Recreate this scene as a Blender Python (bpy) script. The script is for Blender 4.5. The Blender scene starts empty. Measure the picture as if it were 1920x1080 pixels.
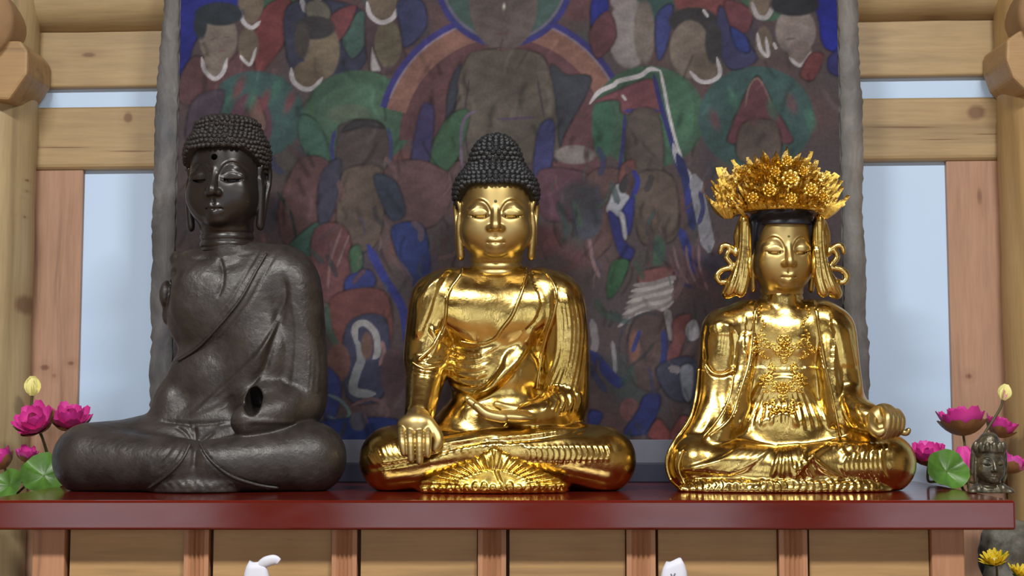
import bpy, bmesh, math, random
import numpy as np
from mathutils import Vector, Matrix

# ------------------------------------------------------------------ camera, world, lights, exposure
random.seed(4)
RNG = np.random.default_rng(4)
scene = bpy.context.scene
COL = scene.collection
F = 2600.0                      # focal length in pixels of a 1920x1080 frame
TOP = 0.90                      # altar top height
CAMY = -2.6
PITCH = math.atan((756 - 540) / F)
CAMZ = TOP + 2.38 * math.tan(math.atan((938 - 540) / F) - PITCH)

cam_d = bpy.data.cameras.new('camera')
cam_d.sensor_width = 36.0
cam_d.lens = 36.0 * F / 1920.0
cam = bpy.data.objects.new('camera', cam_d)
COL.objects.link(cam)
cam.location = (0, CAMY, CAMZ)
cam.rotation_euler = (math.pi / 2 + PITCH, 0, 0)
scene.camera = cam

world = bpy.data.worlds.new('world')
scene.world = world
world.use_nodes = True
world.node_tree.nodes['Background'].inputs[0].default_value = (0.75, 0.86, 1.0, 1)
world.node_tree.nodes['Background'].inputs[1].default_value = 1.0

WIN_X = [(-2.6, -1.55), (-0.85, -0.12), (0.55, 1.2), (1.85, 2.75)]   # daylight openings of the wall behind the camera
for a, b in WIN_X:
    ld = bpy.data.lights.new('window_daylight', 'AREA')
    ld.shape = 'RECTANGLE'; ld.size = b - a; ld.size_y = 2.15
    ld.energy = 13.0 * (b - a); ld.color = (0.86, 0.93, 1.0)
    lo = bpy.data.objects.new('window_daylight', ld); COL.objects.link(lo)
    lo.location = ((a + b) / 2, -5.12, 1.13); lo.rotation_euler = (math.pi / 2, 0, 0)
LAMPS = [(-0.95, -2.15), (0.95, -2.15)]
for x, y in LAMPS:
    ld = bpy.data.lights.new('ceiling_lamp_light', 'AREA')
    ld.shape = 'RECTANGLE'; ld.size = 0.75; ld.size_y = 0.32
    ld.energy = 110.0; ld.color = (1.0, 0.975, 0.94)
    lo = bpy.data.objects.new('ceiling_lamp_light', ld); COL.objects.link(lo)
    lo.location = (x, y, 3.08)

scene.view_settings.view_transform = 'Standard'
scene.view_settings.look = 'None'
scene.view_settings.gamma = 1.0
scene.view_settings.use_curve_mapping = False
scene.view_settings.exposure = -0.25
scene.cycles.use_denoising = True
scene.cycles.max_bounces = 8

# ------------------------------------------------------------------ pixel helpers
CP, SP = math.cos(PITCH), math.sin(PITCH)
def P(px, py, y):
    """world point seen at pixel px,py on the vertical plane at depth y"""
    a = (px - 960) / F; b = -(py - 540) / F
    fy = CP - b * SP; fz = SP + b * CP
    t = (y - CAMY) / fy
    return np.array((a * t, y, CAMZ + fz * t))
def PV(p):
    return Vector(P(*p))
def PIX(v):
    """pixel of world points (n,3)"""
    r = v - np.array((0, CAMY, CAMZ))
    d = r[:, 1] * CP + r[:, 2] * SP
    u = -r[:, 1] * SP + r[:, 2] * CP
    return 960 + F * r[:, 0] / d, 540 - F * u / d

# ------------------------------------------------------------------ materials
def S(r, g, b):
    f = lambda c: (c / 255 / 12.92) if c / 255 <= 0.04045 else ((c / 255 + 0.055) / 1.055) ** 2.4
    return (f(r), f(g), f(b), 1)
MATS = {}
class Nd:
    def __init__(s, name):
        s.m = bpy.data.materials.new(name); s.m.use_nodes = True
        s.t = s.m.node_tree; s.b = s.t.nodes['Principled BSDF']
    def n(s, typ, **kw):
        o = s.t.nodes.new(typ)
        for k, v in kw.items():
            if k.startswith('i_'):
                o.inputs[k[2:].replace('_', ' ')].default_value = v
            else: setattr(o, k, v)
        return o
    def l(s, a, b): s.t.links.new(a, b)
    def coords(s, scale=(1, 1, 1), src='Object'):
        c = s.n('ShaderNodeTexCoord'); mp = s.n('ShaderNodeMapping')
        mp.inputs['Scale'].default_value = scale
        s.l(c.outputs[src], mp.inputs['Vector']); return mp.outputs[0]
    def noise(s, vec, scale, detail=4, rough=0.55, dist=0.0):
        o = s.n('ShaderNodeTexNoise'); o.inputs['Scale'].default_value = scale
        o.inputs['Detail'].default_value = detail; o.inputs['Roughness'].default_value = rough
        o.inputs['Distortion'].default_value = dist
        s.l(vec, o.inputs['Vector']); return o.outputs['Fac']
    def ramp(s, fac, stops):
        o = s.n('ShaderNodeValToRGB'); e = o.color_ramp.elements
        while len(e) < len(stops): e.new(0.5)
        for i, (p, c) in enumerate(stops):
            e[i].position = p; e[i].color = c
        s.l(fac, o.inputs[0]); return o.outputs[0]
    def mix(s, fac, a, b, mode='MIX'):
        o = s.n('ShaderNodeMix', data_type='RGBA', blend_type=mode)
        for i, v in ((0, fac), (6, a), (7, b)):
            if hasattr(v, 'links') or hasattr(v, 'is_linked'): s.l(v, o.inputs[i])
            else: o.inputs[i].default_value = v
        return o.outputs[2]
    def math(s, op, a, b=None):
        o = s.n('ShaderNodeMath', operation=op)
        for i, v in ((0, a), (1, b)):
            if v is None: continue
            if hasattr(v, 'is_linked'): s.l(v, o.inputs[i])
            else: o.inputs[i].default_value = v
        return o.outputs[0]
    def bump(s, h, strength, dist):
        o = s.n('ShaderNodeBump'); o.inputs['Strength'].default_value = strength
        o.inputs['Distance'].default_value = dist
        s.l(h, o.inputs['Height']); s.l(o.outputs[0], s.b.inputs['Normal'])
    def set(s, **kw):
        for k, v in kw.items():
            k = k.replace('_', ' ')
            if hasattr(v, 'is_linked'): s.l(v, s.b.inputs[k])
            else: s.b.inputs[k].default_value = v

def mat_plain(name, col, rough=0.6, var=0.15, scale=20, metal=0.0, bump=0.0, spec=0.5):
    n = Nd(name); v = n.coords()
    nz = n.noise(v, scale)
    d = tuple(c * (1 - var) for c in col[:3]) + (1,)
    l_ = tuple(min(1, c * (1 + var)) for c in col[:3]) + (1,)
    n.set(Base_Color=n.ramp(nz, [(0.3, d), (0.7, l_)]), Roughness=rough, Metallic=metal, Specular_IOR_Level=spec)
    if bump: n.bump(nz, 0.4, bump)
    return n.m

def mat_wood(name, col, axis, knots=(), rough=0.5, dark=0.62, ring=18.0):
    """timber: grain stretched along an axis, knots at world points (x,y,z,r,stretch)"""
    n = Nd(name)
    g = n.n('ShaderNodeNewGeometry')
    mp = n.n('ShaderNodeMapping'); n.l(g.outputs['Position'], mp.inputs['Vector'])
    sc = [1.0, 1.0, 1.0]; sc[axis] = 0.07
    mp.inputs['Scale'].default_value = sc
    v = mp.outputs[0]
    a = n.noise(v, ring, 3, 0.5, 1.2); b = n.noise(v, 160, 3, 0.6)
    mp2 = n.n('ShaderNodeMapping'); n.l(g.outputs['Position'], mp2.inputs['Vector'])
    c_ = n.noise(mp2.outputs[0], 3.0, 3)
    D = tuple(c * dark for c in col[:3]) + (1,); L = tuple(min(1, c * 1.12) for c in col[:3]) + (1,)
    base = n.ramp(a, [(0.25, D), (0.45, col), (0.75, L)])
    fine = n.ramp(b, [(0.3, (0.82, 0.80, 0.78, 1)), (0.6, (1, 1, 1, 1))])
    base = n.mix(0.7, base, fine, 'MULTIPLY')
    pat = n.ramp(c_, [(0.3, (0.86, 0.84, 0.82, 1)), (0.7, (1.05, 1.05, 1.05, 1))])
    base = n.mix(0.8, base, pat, 'MULTIPLY')
    for (kx, ky, kz, kr, st) in knots:
        sub = n.n('ShaderNodeVectorMath', operation='SUBTRACT'); n.l(g.outputs['Position'], sub.inputs[0])
        sub.inputs[1].default_value = (kx, ky, kz)
        mul = n.n('ShaderNodeVectorMath', operation='MULTIPLY'); n.l(sub.outputs[0], mul.inputs[0])
        k = [1 / kr, 0.15 / kr, 1 / kr]; k[axis] /= st
        mul.inputs[1].default_value = k
        ln = n.n('ShaderNodeVectorMath', operation='LENGTH'); n.l(mul.outputs[0], ln.inputs[0])
        wob = n.math('ADD', ln.outputs['Value'], n.math('MULTIPLY', b, 0.5))
        f = n.n('ShaderNodeMapRange'); n.l(wob, f.inputs[0])
        f.inputs[1].default_value = 0.9; f.inputs[2].default_value = 1.4; f.inputs[3].default_value = 0.85; f.inputs[4].default_value = 0.0
        base = n.mix(f.outputs[0], base, (col[0] * 0.30, col[1] * 0.17, col[2] * 0.16, 1))
        f2 = n.n('ShaderNodeMapRange'); n.l(wob, f2.inputs[0])
        f2.inputs[1].default_value = 1.2; f2.inputs[2].default_value = 3.2; f2.inputs[3].default_value = 0.3; f2.inputs[4].default_value = 0.0
        base = n.mix(f2.outputs[0], base, (col[0] * 0.6, col[1] * 0.5, col[2] * 0.42, 1))
    n.set(Base_Color=base, Roughness=rough)
    n.bump(a, 0.25, 0.004)
    return n.m

def mat_metal(name, col, col2, r0, r1, scale=14, bump=0.0, bscale=90, metal=1.0):
    n = Nd(name); v = n.coords(); nz = n.noise(v, scale, 4)
    n.set(Base_Color=n.ramp(nz, [(0.35, col2), (0.62, col)]), Metallic=metal,
          Roughness=n.ramp(n.noise(v, scale * 2.3, 3), [(0.3, (r0,) * 3 + (1,)), (0.7, (r1,) * 3 + (1,))]))
    if bump: n.bump(n.noise(v, bscale, 4, 0.6), 0.5, bump)
    return n.m

M = {}
M['gold'] = mat_metal('polished_gold', (0.68, 0.50, 0.17, 1), (0.50, 0.34, 0.09, 1), 0.15, 0.28, 14, 0.0012, 70)
M['gold_face'] = mat_metal('satin_gold', (0.54, 0.41, 0.17, 1), (0.45, 0.33, 0.12, 1), 0.36, 0.46, 10)
M['gold_bright'] = mat_metal('bright_gold', (0.88, 0.64, 0.16, 1), (0.66, 0.42, 0.07, 1), 0.2, 0.33, 30, 0.0010, 120)
M['iron'] = mat_metal('dark_iron', (0.036, 0.030, 0.027, 1), (0.019, 0.0155, 0.0135, 1), 0.36, 0.52, 22, 0.0035, 60, 0.0)
M['iron_face'] = mat_metal('smooth_dark_iron', (0.020, 0.0165, 0.0155, 1), (0.012, 0.010, 0.009, 1), 0.27, 0.38, 12, 0.0, 40, 0.0)
M['iron_hair'] = mat_metal('rough_iron_hair', (0.022, 0.019, 0.018, 1), (0.014, 0.012, 0.011, 1), 0.5, 0.65, 40, 0.0, 40, 0.0)
M['black_hair'] = mat_metal('black_painted_curls', (0.020, 0.022, 0.025, 1), (0.013, 0.014, 0.016, 1), 0.38, 0.55, 40, 0.0, 40, 0.0)
M['navy'] = mat_metal('dark_blue_band', (0.012, 0.016, 0.03, 1), (0.008, 0.01, 0.02, 1), 0.4, 0.5, 40, 0.0, 40, 0.0)
M['urna_green'] = mat_plain('green_glass_urna', (0.10, 0.12, 0.03, 1), 0.2)
M['urna_black'] = mat_plain('black_urna_hole', (0.002, 0.002, 0.002, 1), 0.95, spec=0.0)
M['bronze'] = mat_metal('aged_bronze', (0.16, 0.14, 0.10, 1), (0.05, 0.05, 0.035, 1), 0.3, 0.5, 60, 0.002, 120, 0.7)
M['plaster'] = mat_plain('daylight_tinted_plaster', (0.55, 0.72, 0.95, 1), 0.8, 0.02, 2.0)  # white plaster; the blue cast of cool daylight is put into its colour
M['room_wood'] = mat_wood('room_timber', (0.22, 0.12, 0.055, 1), 0)
M['ceiling'] = mat_plain('brown_ceiling_boards', (0.20, 0.12, 0.06, 1), 0.7)
M['white_wall'] = mat_plain('timber_side_wall', (0.34, 0.25, 0.15, 1), 0.8)
M['paper'] = mat_plain('white_paper', (0.52, 0.54, 0.62, 1), 0.55, 0.03)
M['ink'] = mat_plain('grey_ink', (0.12, 0.12, 0.16, 1), 0.6)
M['petal'] = None
M['green'] = mat_plain('leaf_green', (0.065, 0.165, 0.022, 1), 0.4, 0.45, 25)
M['stem'] = mat_plain('stem_olive', (0.08, 0.07, 0.025, 1), 0.5)
M['sepal'] = mat_plain('dry_sepal_brown', (0.26, 0.12, 0.045, 1), 0.5, 0.3, 30)
M['yellow'] = mat_plain('yellow_petals', (0.82, 0.62, 0.03, 1), 0.5, 0.15)
M['cream'] = mat_plain('cream_bud', (0.85, 0.80, 0.30, 1), 0.5, 0.15, 60)
M['stone'] = mat_plain('dark_stone', (0.10, 0.095, 0.075, 1), 0.55, 0.6, 30, 0.0, 0.01)
M['vase'] = mat_plain('brown_vase', (0.12, 0.06, 0.03, 1), 0.3)
M['shade'] = mat_plain('lamp_housing', (0.8, 0.8, 0.8, 1), 0.5)

def mat_petal(name, tip, mid, base):
    n = Nd(name); c = n.n('ShaderNodeTexCoord'); sx = n.n('ShaderNodeSeparateXYZ')
    n.l(c.outputs['Generated'], sx.inputs[0])
    n.set(Base_Color=n.ramp(sx.outputs[1], [(0.0, base), (0.35, mid), (1.0, tip)]), Roughness=0.5)
    n.b.inputs['Subsurface Weight'].default_value = 0.0
    return n.m
M['petal'] = mat_petal('magenta_petal', (0.62, 0.035, 0.30, 1), (0.74, 0.08, 0.40, 1), (0.85, 0.45, 0.55, 1))
M['petal_pale'] = mat_petal('pale_pink_petal', (0.62, 0.05, 0.40, 1), (0.80, 0.25, 0.50, 1), (0.9, 0.7, 0.55, 1))

def mat_lacquer():
    n = Nd('red_lacquer'); v = n.coords((0.3, 1, 1))
    nz = n.noise(v, 9, 5)
    n.set(Base_Color=n.ramp(nz, [(0.3, (0.085, 0.0075, 0.004, 1)), (0.7, (0.125, 0.011, 0.006, 1))]),
          Roughness=n.ramp(n.noise(v, 30), [(0.3, (0.10,) * 3 + (1,)), (0.7, (0.16,) * 3 + (1,))]))
    n.b.inputs['Coat Weight'].default_value = 0.0
    n.b.inputs['Coat Roughness'].default_value = 0.12
    n.b.inputs['Specular IOR Level'].default_value = 0.6
    return n.m
M['lacquer'] = mat_lacquer()

def mat_weathered():
    n = Nd('weathered_grey_backing'); v = n.coords((1, 1, 0.35))
    a = n.noise(v, 28, 6, 0.7, 0.6); b = n.noise(v, 6, 4)
    base = n.ramp(a, [(0.3, S(74, 76, 78)), (0.5, S(112, 112, 112)), (0.68, S(142, 141, 139)), (0.8, S(176, 174, 172))])
    base = n.mix(0.5, base, n.ramp(b, [(0.35, S(80, 84, 92)), (0.65, S(130, 125, 115))]))
    n.set(Base_Color=base, Roughness=0.8)
    n.bump(a, 0.5, 0.006)
    return n.m
M['weathered'] = mat_weathered()

# ------------------------------------------------------------------ object helpers
def mesh_obj(name, verts, faces, mat, parent=None, smooth=True, colors=None):
    me = bpy.data.meshes.new(name)
    verts = np.asarray(verts, dtype=np.float64)
    if isinstance(faces, np.ndarray) and faces.ndim == 2:
        nf, k = faces.shape
        me.vertices.add(len(verts)); me.vertices.foreach_set('co', verts.astype(np.float32).ravel())
        me.loops.add(nf * k); me.loops.foreach_set('vertex_index', faces.astype(np.int32).ravel())
        me.polygons.add(nf); me.polygons.foreach_set('loop_start', np.arange(0, nf * k, k, dtype=np.int32))
        me.update(calc_edges=True)
    else:
        me.from_pydata([tuple(v) for v in verts], [], [tuple(f) for f in faces]); me.update()
    if smooth: me.polygons.foreach_set('use_smooth', np.ones(len(me.polygons), dtype=bool))
    if mat is not None: me.materials.append(mat)
    o = bpy.data.objects.new(name, me); COL.objects.link(o)
    if parent is not None: o.parent = parent
    return o
def bm_obj(name, bm, mat, parent=None, smooth=False):
    me = bpy.data.meshes.new(name); bm.normal_update(); bm.to_mesh(me); bm.free()
    if smooth: me.polygons.foreach_set('use_smooth', np.ones(len(me.polygons), dtype=bool))
    me.materials.append(mat)
    o = bpy.data.objects.new(name, me); COL.objects.link(o)
    if parent is not None: o.parent = parent
    return o
def tag(o, label, cat, group=None, kind=None):
    o['label'] = label; o['category'] = cat
    if group: o['group'] = group
    if kind: o['kind'] = kind
    return o
def empty(name, loc, label, cat, group=None, kind=None):
    o = bpy.data.objects.new(name, None); COL.objects.link(o); o.location = loc
    o.empty_display_size = 0.05
    return tag(o, label, cat, group, kind)
def inst(name, me, parent, matrix):
    o = bpy.data.objects.new(name, me); COL.objects.link(o); o.parent = parent
    o.matrix_basis = matrix
    return o
def box_bm(lo, hi, bevel=0.0, seg=2):
    bm = bmesh.new(); bmesh.ops.create_cube(bm, size=1)
    for v in bm.verts:
        v.co = Vector([lo[i] if v.co[i] < 0 else hi[i] for i in range(3)])
    if bevel: bmesh.ops.bevel(bm, geom=list(bm.edges), offset=bevel, segments=seg, affect='EDGES', profile=0.5)
    return bm
def box(name, lo, hi, mat, parent=None, bevel=0.0):
    return bm_obj(name, box_bm(lo, hi, bevel), mat, parent)
def spline(pts, n=8, closed=False):
    p = np.asarray(pts, float); m = len(p)
    if m < 3: return p
    out = []
    rng = range(m if closed else m - 1)
    for i in rng:
        if closed: a, b, c, d = p[(i - 1) % m], p[i], p[(i + 1) % m], p[(i + 2) % m]
        else: a, b, c, d = p[max(i - 1, 0)], p[i], p[i + 1], p[min(i + 2, m - 1)]
        for t in np.linspace(0, 1, n, endpoint=False):
            out.append(0.5 * (2 * b + (c - a) * t + (2 * a - 5 * b + 4 * c - d) * t * t + (3 * b - a - 3 * c + d) * t ** 3))
    if not closed: out.append(p[-1])
    return np.array(out)
def tube_geo(pts, radii, seg=8, flat=1.0):
    """verts, quads of a tube along points; flat squeezes it along y"""
    pts = np.asarray(pts, float); n = len(pts)
    r = np.interp(np.linspace(0, 1, n), np.linspace(0, 1, len(radii)), radii)
    T = np.gradient(pts, axis=0); T /= np.linalg.norm(T, axis=1)[:, None] + 1e-9
    up = np.array((0.0, 1.0, 0.0))
    V = []; Fc = []
    for i in range(n):
        s_ = np.cross(T[i], up)
        if np.linalg.norm(s_) < 1e-3: s_ = np.cross(T[i], (1, 0, 0))
        s_ /= np.linalg.norm(s_); u = np.cross(s_, T[i])
        for k in range(seg):
            a = 2 * math.pi * k / seg
            V.append(pts[i] + r[i] * (math.cos(a) * s_ + flat * math.sin(a) * u))
    for i in range(n - 1):
        for k in range(seg):
            k2 = (k + 1) % seg
            Fc.append((i * seg + k, i * seg + k2, (i + 1) * seg + k2, (i + 1) * seg + k))
    Fc.append(tuple(range(seg))[::-1]); Fc.append(tuple((n - 1) * seg + k for k in range(seg)))
    return V, Fc
def tube(name, pts, radii, mat, parent=None, seg=8, flat=1.0):
    V, Fc = tube_geo(pts, radii, seg, flat)
    return mesh_obj(name, V, Fc, mat, parent)
def lathe(name, prof, mat, parent=None, seg=20, center=(0, 0, 0)):
    V = []; Fc = []
    for (r, z) in prof:
        for k in range(seg):
            a = 2 * math.pi * k / seg
            V.append((center[0] + r * math.cos(a), center[1] + r * math.sin(a), center[2] + z))
    for i in range(len(prof) - 1):
        for k in range(seg):
            k2 = (k + 1) % seg
            Fc.append((i * seg + k, i * seg + k2, (i + 1) * seg + k2, (i + 1) * seg + k))
    Fc.append(tuple(range(seg))[::-1]); Fc.append(tuple((len(prof) - 1) * seg + k for k in range(seg)))
    return mesh_obj(name, V, Fc, mat, parent)

# ------------------------------------------------------------------ volume sculpting: distance fields to quads
class Vol:
    def __init__(s, lo, hi, h):
        s.lo = np.array(lo, float); s.h = h
        n = np.ceil((np.array(hi, float) - s.lo) / h).astype(int) + 1
        s.ax = [(s.lo[i] + h * np.arange(n[i])).astype(np.float32) for i in range(3)]
        s.D = np.full(n, 40.0, np.float32)
    def sl(s, lo, hi):
        out = []
        for i in range(3):
            a = int(np.clip(math.floor((lo[i] - s.lo[i]) / s.h), 0, len(s.ax[i]) - 1))
            b = int(np.clip(math.ceil((hi[i] - s.lo[i]) / s.h) + 1, 1, len(s.ax[i])))
            out.append(slice(a, max(b, a + 1)))
        X = s.ax[0][out[0]][:, None, None]; Y = s.ax[1][out[1]][None, :, None]; Z = s.ax[2][out[2]][None, None, :]
        return tuple(out), X, Y, Z
    def comb(s, sl, d, k, op):
        a = s.D[sl]
        if op == 'cut': a, d = -a, d      # keep max(a,-d) = -min(-a,d)
        if k > 0:
            hh = np.clip(0.5 + 0.5 * (a - d) / k, 0, 1)
            r = a + (d - a) * hh - k * hh * (1 - hh)
        else: r = np.minimum(a, d)
        s.D[sl] = -r if op == 'cut' else r
    def ell(s, c, r, k=10.0, op='add', rot=0.0):
        c = np.array(c, float); r = np.array(r, float); m = k + 4 * s.h
        R = np.array((max(r[0], r[2]), r[1], max(r[0], r[2]))) if rot else r
        sl, X, Y, Z = s.sl(c - R - m, c + R + m)
        x, y, z = X - c[0], Y - c[1], Z - c[2]
        if rot:
            ca, sa = math.cos(rot), math.sin(rot); x, z = x * ca + z * sa, -x * sa + z * ca
        k0 = np.sqrt((x / r[0]) ** 2 + (y / r[1]) ** 2 + (z / r[2]) ** 2)
        k1 = np.sqrt((x / r[0] ** 2) ** 2 + (y / r[1] ** 2) ** 2 + (z / r[2] ** 2) ** 2) + 1e-6
        s.comb(sl, (k0 * (k0 - 1) / k1).astype(np.float32), k, op)
    def cone(s, a, b, ra, rb, k=10.0, op='add'):
        a = np.array(a, float); b = np.array(b, float); m = k + 4 * s.h + max(ra, rb)
        sl, X, Y, Z = s.sl(np.minimum(a, b) - m, np.maximum(a, b) + m)
        ab = b - a; L2 = float(ab @ ab) + 1e-9
        t = np.clip(((X - a[0]) * ab[0] + (Y - a[1]) * ab[1] + (Z - a[2]) * ab[2]) / L2, 0, 1)
        d = np.sqrt((X - a[0] - t * ab[0]) ** 2 + (Y - a[1] - t * ab[1]) ** 2 + (Z - a[2] - t * ab[2]) ** 2) - (ra + t * (rb - ra))
        s.comb(sl, d.astype(np.float32), k, op)
    def path(s, pts, rad, k=6.0, op='add', n=5):
        p = spline(pts, n) if len(pts) > 2 else np.array(pts, float)
        r = np.interp(np.linspace(0, 1, len(p)), np.linspace(0, 1, len(rad)), rad)
        for i in range(len(p) - 1): s.cone(p[i], p[i + 1], r[i], r[i + 1], k, op)
    def plane(s, nrm, d):
        """keep the side where nrm.p > d"""
        X = s.ax[0][:, None, None]; Y = s.ax[1][None, :, None]; Z = s.ax[2][None, None, :]
        s.D = np.maximum(s.D, (d - (nrm[0] * X + nrm[1] * Y + nrm[2] * Z)).astype(np.float32))
    def mesh(s, smooth=2):
        D = s.D
        D[0], D[-1], D[:, 0], D[:, -1], D[:, :, 0], D[:, :, -1] = 5, 5, 5, 5, 5, 5
        B = D < 0
        c = np.zeros(tuple(np.array(D.shape) - 1), np.int8)
        for i in (0, 1):
            for j in (0, 1):
                for k in (0, 1):
                    c += B[i:D.shape[0] - 1 + i, j:D.shape[1] - 1 + j, k:D.shape[2] - 1 + k]
        msk = (c > 0) & (c < 8)
        idx = np.full(msk.shape, -1, np.int32); n = int(msk.sum()); idx[msk] = np.arange(n)
        I = np.array(np.nonzero(msk))
        acc = np.zeros((n, 3)); num = np.zeros(n)
        cs = [np.array((i, j, k)) for i in (0, 1) for j in (0, 1) for k in (0, 1)]
        for a in cs:
            for ax in range(3):
                if a[ax]: continue
                b = a.copy(); b[ax] = 1
                da = D[I[0] + a[0], I[1] + a[1], I[2] + a[2]]; db = D[I[0] + b[0], I[1] + b[1], I[2] + b[2]]
                m = (da < 0) != (db < 0)
                t = np.where(m, da / np.where(m, da - db, 1), 0)
                p = a[None, :] + t[:, None] * (b - a)[None, :]
                acc += p * m[:, None]; num += m
        V = s.lo + s.h * (I.T + acc / np.maximum(num, 1)[:, None])
        quads = []
        for ax in range(3):
            o1, o2 = [(1, 2), (2, 0), (0, 1)][ax]
            A = [slice(None)] * 3; Bq = [slice(None)] * 3
            A[ax] = slice(0, -1); Bq[ax] = slice(1, None)
            ch = B[tuple(A)] != B[tuple(Bq)]
            e = np.array(np.nonzero(ch))
            ok = (e[o1] > 0) & (e[o2] > 0) & (e[o1] < msk.shape[o1]) & (e[o2] < msk.shape[o2])
            e = e[:, ok]
            def cell(d1, d2):
                q = e.copy(); q[o1] -= d1; q[o2] -= d2
                return idx[q[0], q[1], q[2]]
            q = np.stack([cell(1, 1), cell(0, 1), cell(0, 0), cell(1, 0)], 1)
            inside = B[e[0], e[1], e[2]]
            q[~inside] = q[~inside][:, ::-1]
            quads.append(q)
        Q = np.concatenate(quads)
        Q = Q[(Q >= 0).all(1)]
        for _ in range(smooth): V = relax(V, Q)
        return V, Q
def relax(V, Q, f=0.6):
    n = len(V); acc = np.zeros_like(V); cnt = np.zeros(n)
    for a, b in ((0, 1), (1, 2), (2, 3), (3, 0)):
        for c in range(3):
            acc[:, c] += np.bincount(Q[:, a], V[Q[:, b], c], n) + np.bincount(Q[:, b], V[Q[:, a], c], n)
        cnt += np.bincount(Q[:, a], minlength=n) + np.bincount(Q[:, b], minlength=n)
    m = cnt > 0
    out = V.copy(); out[m] += f * (acc[m] / cnt[m][:, None] - V[m])
    return out
def normals(V, Q):
    fn = np.cross(V[Q[:, 2]] - V[Q[:, 0]], V[Q[:, 3]] - V[Q[:, 1]])
    N = np.zeros_like(V)
    for k in range(4):
        for c in range(3): N[:, c] += np.bincount(Q[:, k], fn[:, c], len(V))
    return N / (np.linalg.norm(N, axis=1)[:, None] + 1e-12)
def seg_dist(x, y, pts):
    """distance, side sign and arc position of 2d points to a polyline"""
    best = np.full(len(x), 1e9); side = np.zeros(len(x)); tt = np.zeros(len(x))
    m = len(pts) - 1
    for i in range(m):
        a, b = pts[i], pts[i + 1]; d = b - a; L = d @ d + 1e-9
        t = np.clip(((x - a[0]) * d[0] + (y - a[1]) * d[1]) / L, 0, 1)
        qx, qy = x - a[0] - t * d[0], y - a[1] - t * d[1]
        dd = np.hypot(qx, qy); u = dd < best
        best[u] = dd[u]; side[u] = np.sign(d[0] * qy[u] - d[1] * qx[u]); tt[u] = (i + t[u]) / m
    return best, side, tt
def carve(x, y, strokes):
    """displacement from strokes given in the same 2d frame: (kind, pts, width, amp)"""
    out = np.zeros(len(x))
    for kind, pts, w, amp in strokes:
        p = spline(pts, 6)
        m = w * 3.2
        near = np.nonzero((x > p[:, 0].min() - m) & (x < p[:, 0].max() + m) & (y > p[:, 1].min() - m) & (y < p[:, 1].max() + m))[0]
        if not len(near): continue
        d, sd, t = seg_dist(x[near], y[near], p)
        taper = np.clip(np.minimum(t, 1 - t) * 6 + 0.25, 0, 1)
        if kind == 'r': v = np.exp(-(d / w) ** 2) * taper
        elif kind == 'g': v = -np.exp(-(d / w) ** 2) * taper
        else:
            s_ = 1 if kind == 's' else -1
            v = np.where(sd * s_ > 0, np.exp(-d / (w * 1.2)), -0.25 * np.exp(-d / (w * 0.35))) * taper
        out[near] += amp * v
    return out

# ------------------------------------------------------------------ the room
WALLY = 0.474
def struct(o, label, cat):
    return tag(o, label, cat, kind='structure')
struct(box('floor', (-3.6, -5.3, -0.1), (3.6, WALLY + 0.1, 0.0), mat_wood('floor_boards', (0.36, 0.21, 0.10, 1), 1)), 'brown timber floor of the prayer hall', 'floor')
struct(box('ceiling', (-3.6, -5.3, 3.2), (3.6, WALLY + 0.1, 3.3), M['ceiling']), 'brown boarded ceiling of the prayer hall', 'ceiling')
struct(box('wall_back', (-3.6, WALLY, 0), (3.6, WALLY + 0.1, 3.2), M['plaster']), 'smooth white wall panels with bluish daylight put into their colour, behind the timber frame', 'wall')
struct(box('wall_left', (-3.7, -5.3, 0), (-3.6, WALLY + 0.1, 3.2), M['white_wall']), 'brown timber side wall left of the altar', 'wall')
struct(box('wall_right', (3.6, -5.3, 0), (3.7, WALLY + 0.1, 3.2), M['white_wall']), 'brown timber side wall right of the altar', 'wall')
bm = bmesh.new()
edges_ = [-3.6] + [e for ab in WIN_X for e in ab] + [3.6]
rects = [(edges_[i], edges_[i + 1], 0.05, 2.2) for i in range(0, len(edges_), 2)] + [(-3.6, 3.6, 0, 0.05), (-3.6, 3.6, 2.2, 3.2)]
for (a, b, c, d) in rects:
    t = box_bm((a, -5.3, c), (b, -5.2, d)); me = bpy.data.meshes.new('t'); t.to_mesh(me); t.free(); bm.from_mesh(me); bpy.data.meshes.remove(me)
struct(bm_obj('wall_front', bm, M['room_wood']), 'dark timber wall with four daylight openings facing the altar', 'wall')
for x, y in LAMPS:
    o = box('ceiling_lamp', (x - 0.42, y - 0.2, 3.1), (x + 0.42, y + 0.2, 3.2), M['shade'], bevel=0.01)
    tag(o, 'flat ceiling lamp panel ' + ('left' if x < 0 else 'right') + ' of the hall centre', 'lamp', 'ceiling lamps')

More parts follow.
